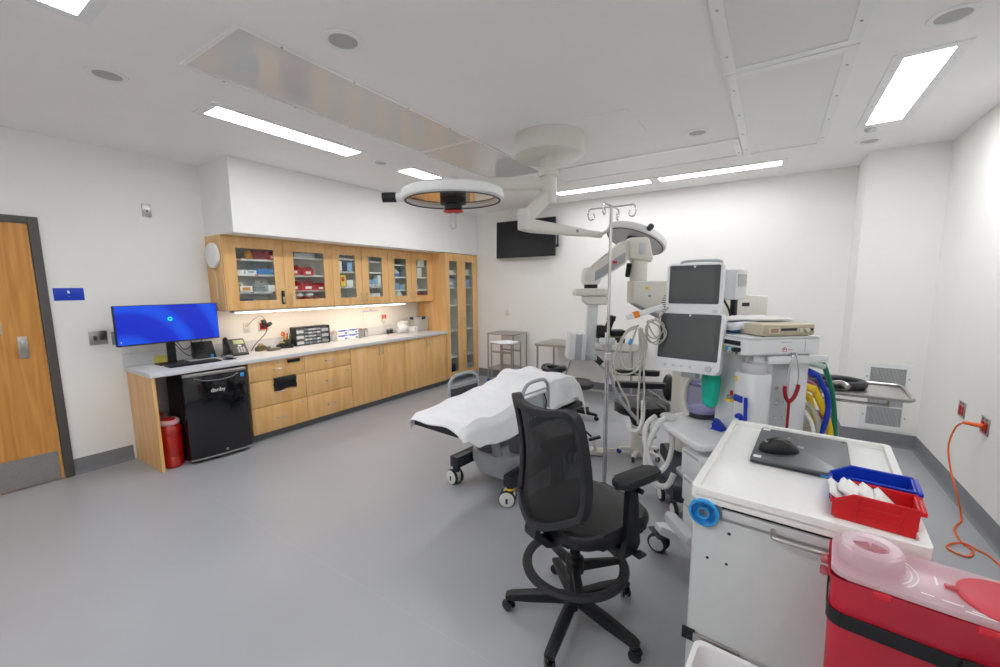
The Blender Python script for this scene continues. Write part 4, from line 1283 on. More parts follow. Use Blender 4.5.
# surgeon stool with arms
t = thing('surgeon_stool', 'black surgeon stool with two padded arms on a cream pedestal', 'stool', (-.99, 3.97, 0), .35)
MB().prism(rrect(.50, .46, .19, 8), .445, .535, None, .03, 3).build('seat', M_VINYL, t)
MB().lathe([(.08, .31), (.1, .36), (.14, .445)], (0, 0, 0), 22).build('seat_bellows', M_RUBBER, t)
MB().prism(rrect(.17, .19, .05), .02, .315, None, .01).build('pedestal', M_CREAM, t)
MB().tube([(-.03 + .008 * q, -.0965, .245 + .006 * math.sin(q * 2.2) - .001 * q) for q in range(9)], .0025, 6).build('logo', M_DKGREY, t)
bs = MB()
for k in range(5):
    a = 2 * PI * k / 5 + .55
    c, s_ = math.cos(a), math.sin(a)
    MB().prism([(.05, .045), (.19, .04), (.2, .055), (.18, .07), (.05, .085)], -.022, .022, basis((c, s_, 0), (0, 0, 1), (s_, -c, 0), (0, 0, 0)), .006).build('base_leg', M_CREAM, t)
    caster(t, .185 * c, .185 * s_, .025, M_BLUE if k == 2 else M_GREY, M_RUBBER, w=.02, h=.058, yaw=a)
for s in (-1, 1):
    ap = MB().prism(rrect(.44, .075, .03), -.022, .03, basis((1, 0, 0), (0, 1, 0), (0, 0, 1), (-.04, s * .20, .745 + .03 * (s > 0))), .016, 3).build('arm_pad', M_VINYL, t)
    MB().tube([(.05, s * .2, .69), (.09, s * .2, .6), (.19, s * .17, .53), (.16, s * .1, .46)], .012, 8, sm=4).build('arm_bracket', M_STEEL, t)
bk = MB().ell((.235, .0, .69), (.055, .14, .125), 20, 12).build('backrest', M_VINYL, t)
MB().tube([(.28, 0, .7), (.31, 0, .62), (.29, 0, .5), (.16, 0, .45)], .014, 8, sm=4).build('back_bracket', M_STEEL, t)
kn = MB().cyl((.29, -.02, .70), (.36, -.02, .70), .009, n=8)
for a in range(3):
    kn.ell((.37, -.02 + .025 * math.cos(a * 2.1), .70 + .025 * math.sin(a * 2.1)), .013, 10, 6)
kn.build('knob', M_BLACK, t)
# foot pedal switch beside it
t = thing('foot_pedal', 'cream foot pedal unit with black lever on the floor beside the pedestal', 'foot pedal', (-1.36, 3.78, 0), .3)
MB().prism(rrect(.20, .13, .03), .012, .045, None, .008).build('base_plate', M_CREAM, t)
for x in (-.08, .08):
    MB().cyl((x, -.06, .02), (x, .06, .02), .0195, n=16).build('wheel', M_RUBBER, t)
MB().tube([(.0, 0, .04), (-.03, 0, .1), (-.02, .02, .14)], .012, 8, sm=3).build('lever_arm', M_CREAM, t)
MB().cbox((-.02, .02, .15), (.12, .05, .022), .008, (0, -.3, .2)).build('pedal', M_BLACK, t)
MB().cyl((-.05, .02, .165), (-.11, .02, .215), .01, n=8).build('lever', M_BLACK, t)
MB().tube([(.08, 0, .04), (.14, .02, .05), (.17, .05, .035)], .014, 8, sm=3).build('link', M_CREAM, t)

# drafting chair (swivel base turned apart from the seat)
t = thing('task_chair', 'black mesh-back drafting chair with foot ring, nearest the camera', 'chair', (-.73, 1.765, 0), math.radians(-23.5))
SX = .012
M_CHAIRF = mat('chair_frame_grey', '26272b', .5, var=.03)
M_CHAIRV = mat('chair_vinyl', '15161a', .36, var=.06, scale=150)
UP = .03
def A(ang, r, z):
    return V((r * math.cos(ang), r * math.sin(ang), z))
base0 = math.radians(131 + 23.5)
MB().lathe([(.045, .085), (.05, .11), (.045, .15), (.03, .16)], (0, 0, 0), 24).build('hub', M_BLACK, t)
MB().cyl((0, 0, .05), (0, 0, .2), .022, n=18).build('hub_tube', M_BLACK, t)
for k in range(5):
    a = base0 + 2 * PI * k / 5
    c, s_ = math.cos(a), math.sin(a)
    lg = MB().prism([(.03, .085), (.2, .075), (.325, .062), (.345, .068), (.345, .088), (.32, .10), (.18, .12), (.03, .14)], -.024, .024, basis((c, s_, 0), (0, 0, 1), (s_, -c, 0), (0, 0, 0)), .009)
    lg.build('base_leg', M_BLACK, t)
    twin_caster(t, .33 * c, .33 * s_, .03, M_BLKGLOSS, yaw=a + (.9, -.6, .5, .3, 1.2)[k], h=.068)
MB().cyl((0, 0, .15), (0, 0, .36), .026, n=18).build('column', M_BLACK, t)
MB().cyl((0, 0, .36), (0, 0, .505), .018, n=18).build('gas_lift', M_BLKGLOSS, t)
# foot ring: flat wide ring with two spokes and collar
rg = MB()
n = 48
RR = []
for k in range(n):
    a = 2 * PI * k / n
    RR.append([rg.bm.verts.new(A(a, r, z)) for r, z in ((.255, .29), (.258, .30), (.25, .316), (.225, .313), (.21, .304), (.215, .29))])
rg.skin(RR, loop=True)
fr = rg.build('foot_ring', M_CHAIRF, t)
MB().lathe([(.027, .255), (.045, .26), (.045, .325), (.035, .335), (.027, .337)], (0, 0, 0), 22).build('ring_collar', M_BLACK, fr)
for a in (math.radians(178), math.radians(322), math.radians(60)):
    c, s_ = math.cos(a), math.sin(a)
    MB().prism([(.035, .265), (.225, .292), (.225, .311), (.035, .31)], -.019, .019, basis((c, s_, 0), (0, 0, 1), (s_, -c, 0), (0, 0, 0)), .005).build('ring_spoke', M_BLACK, fr)
# mechanism and seat
MB().box(SX - .11, SX + .11, -.16, .12, .49, .53, .012).build('mechanism', M_BLACK, t)
st = MB().prism(rrect(.47, .50, .12, 8, SX, .055), .525, .60, None, .03, 4)
for v in st.bm.verts:      # waterfall front, dished top
    if v.co.y > .2:
        v.co.z -= .35 * (v.co.y - .2) ** 1.6
    if v.co.z > .575:
        v.co.z -= .012 * math.exp(-(((v.co.x - SX) / .15) ** 2 + ((v.co.y - .05) / .15) ** 2))
st.build('seat', M_CHAIRV, t)
# back: curved plane function
def bk(x, z):
    """x -.235...235 across, z .5..1.14 -> local point"""
    cur = .085 * (x / .208) ** 2 * .9            # wraps forward at the edges
    lean = -.285 + .022 * (1.14 - z) / .6 - .04 * math.sin(PI * max(0, min(1, (z - .58) / .56)))* -1
    return V((SX + x, lean + cur, z))
HW = .208
def spine(pts, k=5):
    return [bk(x, z) for x, z in pts]
outer = [(-HW, .655), (-HW - .004, .76), (-HW, .90), (-HW + .004, 1.04), (-HW + .012, 1.125), (-HW + .05, 1.142), (-.1, 1.132), (0, 1.127), (.1, 1.132), (HW - .05, 1.142), (HW - .012, 1.125), (HW - .004, 1.04), (HW, .90), (HW + .004, .78), (HW - .004, .70), (HW - .03, .675), (.09, .625), (0, .598), (-.09, .622), (-HW + .03, .645)]
fm = MB()
pts = spline([bk(x, z) for x, z in outer], 4, True)
fm.strap(pts, .046, .03, (0, -1, .05), True)
fo = fm.build('back_frame', M_CHAIRF, t)
bev = fo.modifiers.new('round', 'BEVEL'); bev.width = .009; bev.segments = 3
# mesh fabric (woven, see-through)
def mesh_fabric():
    m = bpy.data.materials.new('chair_mesh_fabric')
    m.use_nodes = True
    nt = m.node_tree
    b = nt.nodes['Principled BSDF']
    b.inputs['Base Color'].default_value = (*lin('131417'), 1)
    b.inputs['Roughness'].default_value = .55
    tc = nt.nodes.new('ShaderNodeTexCoord')
    sp = nt.nodes.new('ShaderNodeSeparateXYZ')
    nt.links.new(tc.outputs['Object'], sp.inputs[0])
    outs = []
    for ax, sc in ((0, 1900), (2, 1900)):
        mu = nt.nodes.new('ShaderNodeMath'); mu.operation = 'MULTIPLY'; mu.inputs[1].default_value = sc * 1.6
        si = nt.nodes.new('ShaderNodeMath'); si.operation = 'SINE'
        gt = nt.nodes.new('ShaderNodeMath'); gt.operation = 'GREATER_THAN'; gt.inputs[1].default_value = -.62
        nt.links.new(sp.outputs[ax], mu.inputs[0]); nt.links.new(mu.outputs[0], si.inputs[0]); nt.links.new(si.outputs[0], gt.inputs[0])
        outs.append(gt)
    mx = nt.nodes.new('ShaderNodeMath'); mx.operation = 'MAXIMUM'
    nt.links.new(outs[0].outputs[0], mx.inputs[0]); nt.links.new(outs[1].outputs[0], mx.inputs[1])
    nt.links.new(mx.outputs[0], b.inputs['Alpha'])
    return m
ms = MB()
def meshpt(u, v):
    x = -HW + 2 * HW * u
    zlo = .605 + .06 * min(1, abs(x) / (HW - .03))
    zhi = 1.125
    return bk(x, zlo + (zhi - zlo) * v) + V((0, .004, 0))
ms.grid(24, 28, meshpt)
ms.build('back_mesh', mesh_fabric(), t)
# stem from the V of the frame down under the seat
MB().strap([bk(0, .61), bk(0, .56) + V((0, -.01, 0)), V((SX, -.235, .525)), V((SX, -.2, .495)), V((SX, -.1, .485))], .075, .03, (1, 0, 0), sm=4).build('back_stem', M_CHAIRF, t)
# arms
for s in (-1, 1):
    x = SX + s * .245
    ar = MB().prism([(-.03, .53), (-.06, .46), (.03, .46), (.06, .50), (.03, .785), (-.03, .785)], -.014, .014, basis((0, 1, 0), (0, 0, 1), (1, 0, 0), (x, .08, 0)), .006)
    ar = ar.build('arm_post', M_BLACK, t)
    MB().strap([(SX + s * .09, .03, .51), (SX + s * .17, .05, .49), (x, .08, .482)], .07, .024, (0, 1, 0), sm=3).build('arm_bracket', M_BLACK, ar)
    MB().prism(rrect(.09, .27, .04, 6), .795, .83, Matrix.Translation((x, .115, 0)), .012, 3).build('arm_pad', mat('arm_pad_%s' % ('a' if s > 0 else 'b'), '232427', .5, var=.05), ar)
    MB().box(x - .03, x + .03, .02, .16, .782, .797, .004).build('pad_plate', M_BLACK, ar)
    MB().cyl((x + s * .012, .11, .76), (x + s * .035, .11, .76), .012, n=12).build('button', M_BLACK, ar)
MB().cyl((SX + .1, .08, .478), (SX + .27, .10, .47), .007, n=8).build('lever', M_BLACK, t)
MB().box(SX + .26, SX + .30, .08, .13, .464, .478, .004).build('lever_paddle', M_BLACK, t)

# ================================================================== IV POLE
t = thing('iv_pole', 'tall chrome drip pole with four hooks behind the task chair', 'drip stand', (-.895, 2.66, 0))
MB().cyl((0, 0, .08), (0, 0, 1.17), .0135, n=16).build('lower_pole', M_CHROME, t)
MB().cyl((0, 0, 1.16), (0, 0, 2.15), .0095, n=16).build('upper_pole', M_CHROME, t)
MB().lathe([(.0095, 1.155), (.018, 1.16), (.018, 1.20), (.0095, 1.205)], (0, 0, 0), 18).build('collar', M_LGREY, t)
hk = MB().tube([(-.13, 0, 2.14), (.13, 0, 2.14)], .005, 8)
hk.tube([(0, -.13, 2.145), (0, .13, 2.145)], .005, 8)
hk = hk.build('hook_bar', M_CHROME, t)
for k in range(4):
    a = k * PI / 2
    c, s_ = math.cos(a), math.sin(a)
    pl = [(.12, 2.127), (.14, 2.125), (.155, 2.10), (.148, 2.065), (.13, 2.055), (.112, 2.07), (.118, 2.095)]
    MB().tube([(r * c, r * s_, z + (.02 if k % 2 else .015)) for r, z in pl], .0048, 8, sm=4).build('hook', M_CHROME, hk)
MB().lathe([(.014, .07), (.05, .075), (.05, .10), (.02, .115), (.0135, .13)], (0, 0, 0), 22).build('hub', M_BLACK, t)
for k in range(5):
    a = 2 * PI * k / 5 + .25
    c, s_ = math.cos(a), math.sin(a)
    MB().tube([(.03 * c, .03 * s_, .088), (.26 * c, .26 * s_, .07)], .012, 8).build('base_leg', M_CHROME, t)
    twin_caster(t, .255 * c, .255 * s_, .025, M_BLACK, yaw=a + .8, h=.066)

# ================================================================== SURGICAL LIGHT ON ITS CEILING BOOM
DX, DY = -1.712, 3.403
t = thing('surgical_light', 'ceiling boom carrying two round surgical lamp heads', 'surgical light', (DX, DY, ZC))
M_BOOM = mat('boom_ivory', 'deddd5', .35, var=.01)
MB().lathe([(.30, 0), (.30, -.16), (.285, -.17), (.001, -.17)], (0, 0, 0), 48).build('ceiling_cover', M_BOOM, t)
MB().lathe([(.066, -.155), (.066, -.27), (.088, -.275), (.088, -.33), (.07, -.335), (.07, -.49), (.066, -.552), (.001, -.554)], (0, 0, 0), 30).build('spindle', M_BOOM, t)
# upper arm towards the camera-side lamp
L1 = V((-1.80, 2.19, 2.235)) - V((DX, DY, ZC))
J = V((-2.42, 2.95, 2.535)) - V((DX, DY, ZC))
e = J
a1 = MB()
d = V((J.x, J.y, 0)).normalized()
n_ = V((d.y, -d.x, 0))
a1.box(-.04, .04, 0, math.hypot(J.x, J.y) + .02, -.05, .05, .012, M=basis(n_, d, (0, 0, 1), (0, 0, J.z)))
arm = a1.build('upper_arm', M_BOOM, t)
MB().lathe([(.05, -.16), (.052, .06), (.001, .065)], J, 20).build('arm_joint', M_BOOM, arm)
rear = L1 + V((-.23, .26, .0))
MB().tube([J + V((0, 0, -.12)), J * .5 + rear * .5 + V((0, 0, -.03)), rear, L1 + V((-.05, .06, .045))], .032, 12, sm=4).build('lamp_stem', M_BOOM, arm)

def lamp_head(par, M, glass, handle_ang, R=.335, sterile=True):
    hd = MB().lathe([(R * .2, .055), (R * .85, .05), (R * .98, .03), (R, .0), (R * .985, -.02), (R * .93, -.03), (R * .9, -.026), (R * .9, -.004), (.001, -.004)], (0, 0, 0), 56)
    hd.bm.transform(M)
    h = hd.build('lamp_head', M_WHITE, par)
    g = MB().lathe([(R * .905, -.005), (R * .905, -.010), (.001, -.010)], (0, 0, 0), 48)
    g.bm.transform(M)
    g.build('lamp_glass', glass, h)
    q = MB().lathe([(R * .9, -.03), (R * .935, -.03), (R * .935, -.034), (R * .9, -.034)], (0, 0, 0), 56, caps=False)
    q.bm.transform(M)
    q.build('gasket', M_BLACK, h)
    c = MB().lathe([(.085, -.011), (.085, -.05), (.06, -.056), (.056, -.085), (.03, -.09), (.001, -.09)], (0, 0, 0), 28)
    c.bm.transform(M)
    c.build('lamp_core', M_BLACK, h)
    if not sterile:
        return h
    rg = MB().lathe([(.03, -.09), (.065, -.094), (.066, -.10), (.03, -.108), (.001, -.108)], (0, 0, 0), 28)
    rg.bm.transform(M)
    rg.build('red_collar', M_RED, h)
    st = MB().lathe([(.02, -.108), (.018, -.2), (.012, -.205), (.001, -.205)], (0, 0, 0), 18)
    st.bm.transform(M)
    st.build('sterile_handle', M_LGREY, h)
    ca, sa = math.cos(handle_ang), math.sin(handle_ang)
    hb = MB().tube([(R * .97 * ca, R * .97 * sa, .0), (R * 1.1 * ca, R * 1.1 * sa, .0)], .03, 14)
    hb.bm.transform(M)
    hb.build('handle_boss', M_WHITE, h)
    hb = MB().tube([(R * 1.1 * ca, R * 1.1 * sa, .0), (R * 1.37 * ca, R * 1.37 * sa, .0)], .032, 14)
    hb.bm.transform(M)
    hb.build('side_handle', M_BLACK, h)
    return h
glass1 = mat('lamp_mirror', 'e9d9c4', .06, .85, var=0)
lamp_head(arm, Matrix.Translation(L1) @ Matrix.Rotation(.02, 4, 'X'), glass1, math.radians(214))
# lower arm, spring arm and second head
K = V((-1.79, 3.10, 2.185)) - V((DX, DY, ZC))
dd = K - V((0, 0, -.47))
a2 = MB()
d = dd.normalized()
side = d.cross(V((0, 0, 1))).normalized()
a2.box(-.042, .042, 0, dd.length, -.05, .05, .012, M=basis(side, d, side.cross(d), V((0, 0, -.47))))
a2.lathe([(.05, -.07), (.052, .09), (.04, .1), (.001, .1)], K, 22)
low = a2.build('lower_arm', M_BOOM, t)
Eo = V((-1.44, 3.97, 2.13)) - V((DX, DY, ZC))
K2 = K + V((0, 0, -.03))
sp = MB()
dd = Eo - K2
d = dd.normalized()
side = d.cross(V((0, 0, 1))).normalized()
up = side.cross(d)
R_ = [(0, .05, .05), (.1, .055, .055), (.4, .045, .046), (.72, .04, .038), (.75, .032, .032), (1, .03, .028)]
sp.skin([[sp.bm.verts.new(K2 + d * (dd.length * f) + side * (x * a) + up * (y * b)) for x, y in rrect(2, 2, .6, 3)] for f, a, b in R_])
sp = sp.build('spring_arm', M_BOOM, low)
MB().cyl(K2 + d * dd.length * .62 + side * .046, K2 + d * dd.length * .62 + side * .05, .016, n=12).build('badge', M_GREY, sp)
L2 = V((-1.15, 4.16, 2.09)) - V((DX, DY, ZC))
right = V((.836, .549, 0)); fw = V((-.545, .828, 0)); upv = V((0, 0, 1))
nrm = (right * .40 + upv * .90 + fw * .16).normalized()
u_ = right - nrm * right.dot(nrm); u_.normalize()
M2 = basis(u_, nrm.cross(u_), nrm, L2)
hd2 = lamp_head(sp, M2, mat('lamp_glass_grey', 'd8dadc', .12, .3, var=0), math.radians(150), .295, False)
top = L2 + nrm * .06
MB().tube([Eo, Eo + V((.05, .03, .03)), Eo * .5 + top * .5 + V((0, 0, .07)), top], .018, 10, sm=5).build('yoke', M_BOOM, sp)
kb = MB().cyl(M2 @ V((.02, -.29, .02)), M2 @ V((.02, -.33, .03)), .026, n=16).build('knob', M_DKGREY, hd2)
# ================================================================== OPERATING MICROSCOPE
t = thing('operating_microscope', 'cream floor-stand operating microscope with a jointed arm over the stretcher', 'microscope', (-.533, 3.464, 0), math.radians(33.3))
mic = t
M_COVER = mat('dark_navy_cover', '1d2430', .35, var=.04)
M_UNDERG = mat('mid_grey_enamel', 'a5a8aa', .4, var=.02)
MB().prism([(-.2, -.46), (.36, -.46), (.40, -.40), (.40, -.10), (.30, -.05), (.27, .40), (-.02, .40), (-.06, -.05), (-.16, -.08), (-.24, -.14), (-.24, -.42)], .12, .24, None, .025, 3).build('base', M_COVER, t)
MB().prism(rrect(.42, .24, .06, 8, .08, -.27), .235, .27, None, .012).build('base_tray', M_UNDERG, t)
for x, ys in ((-.18, (-.40, -.16)), (.34, (-.40, -.16)), (.125, (.34,))):
    for y in ys:
        f = MB().box(x - .035, x + .035, y - .05, y + .05, .05, .125, .012).build('caster', M_CASTER, t)
        for q in (-1, 1):
            MB().lathe([(.02, -.012), (.056, -.012), (.06, -.006), (.06, .006), (.056, .012), (.02, .012)], (x + q * .05, y - .02, .0605), 26, (1, 0, 0)).build('wheel', M_RUBBER, f)
            MB().lathe([(.043, -.0135), (.043, .0135), (.001, .016)], (x + q * .05, y - .02, .0605), 22, (q, 0, 0)).build('wheel_disc', M_CASTER, f)
MB().prism(rrect(.20, .24, .05), .262, 1.35, Matrix.Translation((.12, .22, 0)), .01).build('column', M_CREAM, t)
# control cabinet: long box with a tapered nose (profile in x,z)
Mx = lambda y: basis((1, 0, 0), (0, 0, 1), (0, -1, 0), (-.38, y, 0))
cab = MB().prism([(0, 1.505), (.36, 1.345), (1.09, 1.30), (1.09, 1.555), (.62, 1.575), (.60, 1.678), (0, 1.678)], -.09, .09, Mx(.26), .012)
cab = cab.build('control_cabinet', M_CREAM, t)
MB().prism([(.02, 1.497), (.36, 1.338), (.6, 1.328), (.6, 1.318), (.35, 1.318), (.05, 1.475)], -.075, .075, Mx(.26), .004).build('nose_underside', M_UNDERG, cab)
for k in range(11):
    z = 1.395 + .018 * k
    w_ = .062 * math.sqrt(max(.05, 1 - ((k - 5) / 5.6) ** 2))
    MB().box(-.38 + .29 - w_, -.38 + .29 + w_, .1685, .1705, z, z + .006).build('vent_slot', M_DKGREY, cab)
MB().box(-.285, -.26, .1685, .1705, 1.612, 1.634).build('yellow_mark', M_YELLOW, cab)
MB().lathe([(.01, 0), (.01, .004), (.001, .005)], (-.25, .17, 1.56), 12, (0, -1, 0)).build('screw', M_GREY, cab)
MB().box(.50, .56, .1685, .1705, 1.47, 1.50).build('logo', M_DKGREY, cab)
# swivel pillar and elbow
MB().prism(rrect(.125, .14, .05, 6), 1.676, 1.86, Matrix.Translation((-.315, .26, 0)), .004).build('pillar', M_CREAM, t)
el = MB().prism([(-.42, 1.86), (-.24, 1.83), (-.225, 1.86), (-.26, 2.01), (-.28, 2.025), (-.40, 2.025), (-.43, 1.99)], -.085, .085, basis((1, 0, 0), (0, 0, 1), (0, -1, 0), (0, .26, 0)), .016, 3).build('elbow_housing', M_CREAM, t)
MB().box(-.345, -.29, .172, .1745, 1.89, 1.98, .001).build('panel_line', M_LGREY, el)
# parallelogram arm, elbow to head joint
ar = MB().prism([(-.40, 2.01), (-.42, 1.86), (-.44, 1.82), (-.70, 1.66), (-.74, 1.68), (-.73, 1.77), (-.68, 1.82), (-.47, 1.995)], -.07, .07, basis((1, 0, 0), (0, 0, 1), (0, -1, 0), (0, .26, 0)), .016, 3).build('swing_arm', M_CREAM, t)
MB().prism([(-.45, 1.91), (-.45, 1.835), (-.69, 1.68), (-.705, 1.70), (-.69, 1.755)], -.003, .003, basis((1, 0, 0), (0, 0, 1), (0, -1, 0), (0, .187, 0)), .002).build('side_panel', M_UNDERG, ar)
MB().box(.0 - .55, -.515, .1825, .184, 1.82, 1.838).build('red_mark', M_RED, ar)
MB().cyl((-.40, .24, 1.82), (-.40, .28, 1.72), .02, n=14).build('damper', M_BLACK, ar)
HEAD0 = set(COL.objects)
hj = MB().lathe([(.07, 1.695), (.078, 1.72), (.078, 1.79), (.06, 1.83), (.001, 1.84)], (-.765, .26, 0), 26).build('head_joint', M_CREAM, t)
MB().lathe([(.055, 1.664), (.055, 1.70), (.001, 1.70)], (-.765, .26, 0), 24).build('joint_collar', M_BLACK, hj)
MB().box(-.90, -.64, .17, .35, 1.605, 1.662, .008).build('balance_plate', M_CREAM, t)
MB().prism([(-.83, 1.604), (-.64, 1.604), (-.63, 1.57), (-.64, 1.53), (-.80, 1.53), (-.83, 1.56)], -.06, .06, basis((1, 0, 0), (0, 0, 1), (0, -1, 0), (0, .26, 0)), .012, 3).build('carrier_block', M_CREAM, t)
st = MB()
st.box(-.04, .04, -.035, .035, 1.10, 1.535, .008, M=Matrix.Translation((-.745, .26, 0)) @ Matrix.Translation((0, 0, 1.53)) @ Matrix.Rotation(.055, 4, 'Y') @ Matrix.Translation((0, 0, -1.53)))
st = st.build('carrier_strut', M_PALEGREY, t)
MB().box(-.83, -.715, .19, .33, 1.07, 1.115, .008).build('strut_foot', M_UNDERG, st)
bx = MB().box(-.07, .07, -.09, .09, -.11, .11, .01, M=Matrix.Translation((-.885, .24, 1.19)) @ Matrix.Rotation(.06, 4, 'Y')).build('optics_box', M_PALEGREY, t)
MB().box(-.02, .035, -.092, -.0895, -.105, .105, .001, M=Matrix.Translation((-.885, .24, 1.19)) @ Matrix.Rotation(.06, 4, 'Y')).build('grey_stripe', M_UNDERG, bx)
op = MB().box(-.70, -.57, .18, .32, 1.20, 1.26, .012)
op.cyl((-.62, .25, 1.20), (-.62, .25, 1.15), .045, n=22)
op = op.build('microscope_body', M_PALEGREY, t)
MB().box(-.71, -.65, .20, .30, 1.25, 1.36, .01).build('beam_splitter', M_BLACK, op)
for s in (-1, 1):
    e = MB().cyl((-.63, .25 + s * .034, 1.30), (-.60, .23 + s * .034, 1.40), .02, n=16)
    e.cyl((-.60, .23 + s * .034, 1.40), (-.595, .225 + s * .034, 1.44), .027, n=16)
    e.build('eyepiece', M_BLACK, op)
    k_ = MB().cyl((-.56, .25 + s * .07, 1.24), (-.50, .25 + s * .09, 1.235), .02, n=14).build('hand_knob', M_RUBBER, op)
MB().box(-.60, -.48, .19, .31, 1.27, 1.32, .012, M=Matrix.Translation((0, 0, 0))).build('assistant_tube', M_BLACK, op)
MB().box(-.59, -.50, .2, .3, 1.255, 1.268, .002).build('green_band', mat('olive_green', '6a7a3a', .4, var=0), op)
MB().tube([(-.72, .25, 1.10), (-.68, .22, 1.03), (-.60, .22, .96), (-.55, .2, .80), (-.42, .2, .62), (-.2, .2, .40)], .014, 8, sm=5).build('cable', M_UNDERG, t)
MB().cyl((-.735, .24, 1.10), (-.67, .215, 1.04), .026, n=14).build('cable_plug', M_BLACK, t)

HS = V((.06, 0, -.04))
for q_ in [x for x in COL.objects if x not in HEAD0 and x.parent == t]:
    q_.location = HS
# ================================================================== ANAESTHESIA MACHINE
RZ = math.atan2(-.768, .64)
t = thing('anesthesia_machine', 'white anaesthesia machine with two monitors behind the supply cart', 'medical machine', (-.27, 2.27, 0), RZ)
ana = t
MW = mat('machine_white', 'e6e8ea', .35, var=.01)
MG = mat('machine_grey', 'b9bdc0', .4, var=.02)
# chassis and casters
MB().prism([(-.02, .08), (-.02, .66), (-.28, .66), (-.28, .20), (-.40, .05), (-.40, -.01), (-.33, -.01), (-.25, .08)], .118, .17, None, .015).build('chassis', MW, t)
rail = MB().prism(rrect(.27, .06, .03), .265, .315, Matrix.Translation((-.135, .0, 0)), .012, 3).build('push_bar', MW, t)
for x, y in ((-.36, .02), (-.05, .13), (-.23, .60), (-.05, .60)):
    big = (y < .05)
    f = MB().box(x - .022, x + .022, y - .03, y + .03, .085, .118, .006).build('caster', M_CASTER, t)
    MB().box(x - .075, x + .055, y - .055, y + .01, .108, .118, .003).build('brake_pedal', M_DKGREY, f)
    ax_ = V((.62, -.78, 0)) if big else V((1, 0, 0))
    for q in (-1, 1):
        c0 = V((x, y - .02, .0605)) + ax_ * (q * .022)
        MB().lathe([(.02, -.012), (.054, -.014), (.06, -.008), (.06, .008), (.054, .014), (.02, .012)], c0, 30, ax_).build('wheel', M_RUBBER, f)
        MB().lathe([(.001, .004), (.043, .004), (.045, .0135), (.04, .0155), (.001, .0155)], c0, 26, ax_ * q).build('wheel_disc', M_LGREY, f)
# body tower
tw = MB().box(-.26, -.025, .29, .61, .16, .80, .01)
tw.box(-.32, -.025, .29, .61, .79, 1.29, .012)
tw.build('tower', MW, t)
MB().box(-.0255, -.022, .40, .50, .45, 1.235, .001).build('side_channel', MG, t)
for y in (.425, .475):
    for z in (.95, 1.03, 1.11):
        MB().lathe([(.008, 0), (.008, .006), (.005, .01), (.001, .01)], (-.022, y, z), 12, (1, 0, 0)).build('bolt', M_CHROME, t)
MB().lathe([(.014, 0), (.014, .012), (.001, .014)], (-.022, .45, .88), 14, (1, 0, 0)).build('socket_knob', M_DKGREY, t)
# drawers, stepped slightly back towards the floor
for k, (z0, z1) in enumerate(((.60, .745), (.44, .585), (.24, .425))):
    o_ = .02 + .012 * k
    d = MB().box(-.19, -.005, o_, .285, z0, z1, .008).build('drawer', MW, t)
    MB().box(-.17, -.03, o_ - .004, o_ + .004, z1 - .022, z1 - .008, .003).build('grip', MG, d)
MB().box(-.24, -.195, .12, .29, .17, .785, .01).build('knee_panel', MG, t)
# work surface
ws = [(-.004, .035), (-.01, .012), (-.035, .0), (-.36, .0), (-.44, .025), (-.53, .16), (-.60, .30), (-.60, .52), (0, .52)]
MB().prism(ws, .782, .822, None, .010, 3).build('work_surface', MW, t)
MB().prism([(x * .93 - .015, y * .93 + .02) for x, y in ws], .8225, .8245, None, .001).build('surface_mat', mat('machine_offwhite', 'dcdfe1', .3, var=.01), t)
# deck above
dk = MB().prism([(0, .235), (0, .63), (-.50, .63), (-.50, .24), (-.16, .20), (-.02, .215)], 1.287, 1.372, None, .010, 3).build('upper_deck', MW, t)
MB().prism([(.004, .64), (-.5, .64), (-.5, .23), (-.02, .21), (.004, .235)], 1.3725, 1.382, None, .002).build('deck_rim', MW, dk)
MB().box(.0003, .0009, .415, .475, 1.35, 1.355).build('logo_line', MG, dk)
MB().box(.0003, .0009, .458, .48, 1.311, 1.317).build('logo_print', MG, dk)
MB().box(.0003, .0009, .432, .438, 1.313, 1.32).build('logo_core', M_NAVY, dk)
MB().box(.0003, .0012, .548, .551, 1.30, 1.36).build('panel_joint', MG, dk)
MB().tube([(.0011, .436 + .011 * math.cos(q * PI / 8), 1.315 + .011 * math.sin(q * PI / 8)) for q in range(16)], .0015, 6, True).build('logo_ring', M_RED, dk)
MB().prism([(-.15, .206), (-.03, .219), (-.03, .21), (-.15, .197)], 1.335, 1.358, None, .001).build('slot', M_BLACK, dk)
for k, (x, c) in enumerate(((-.125, M_YELLOW), (-.10, M_SKY), (-.075, M_LGREY), (-.05, M_GREEN), (-.035, M_BLACK))):
    MB().cyl((x, .225 + .1 * 0, 1.315), (x, .185, 1.315), .011, n=14).build('flow_knob', c, dk)
    MB().cyl((x, .225, 1.3), (x, .2, 1.297), .008, n=12).build('flow_valve', M_CHROME, dk)
# vaporizer under the deck
vp = MB().prism(rrect(.135, .12, .03), .90, 1.20, Matrix.Translation((-.005, .275, 0)), .012, 3).build('vaporizer', MW, t)
MB().lathe([(.06, 1.20), (.062, 1.23), (.05, 1.25), (.001, 1.25)], (-.005, .275, 0), 26).build('dial', MG, vp)
MB().box(-.055, -.038, .2135, .2155, 1.15, 1.175).build('yellow_tag', M_YELLOW, vp)
MB().box(-.10, -.06, .20, .225, 1.03, 1.045, .002).build('filler_clip', M_YELLOW, vp)
MB().box(-.095, -.068, .20, .225, 1.045, 1.065, .004).build('filler_knob', M_GREY, vp)
MB().cyl((-.075, .215, 1.065), (-.075, .215, 1.09), .008, n=10).build('red_cap', M_RED, vp)
MB().tube([(-.015, .24, 1.24), (-.012, .24, 1.285)], .012, 10).build('gas_port', M_NICKEL, t)
for z in (1.13, 1.06, .99, .93):
    MB().cyl((-.02, .285, z), (-.005, .255, z), .016, n=16).build('valve_knob', M_GREY, t)
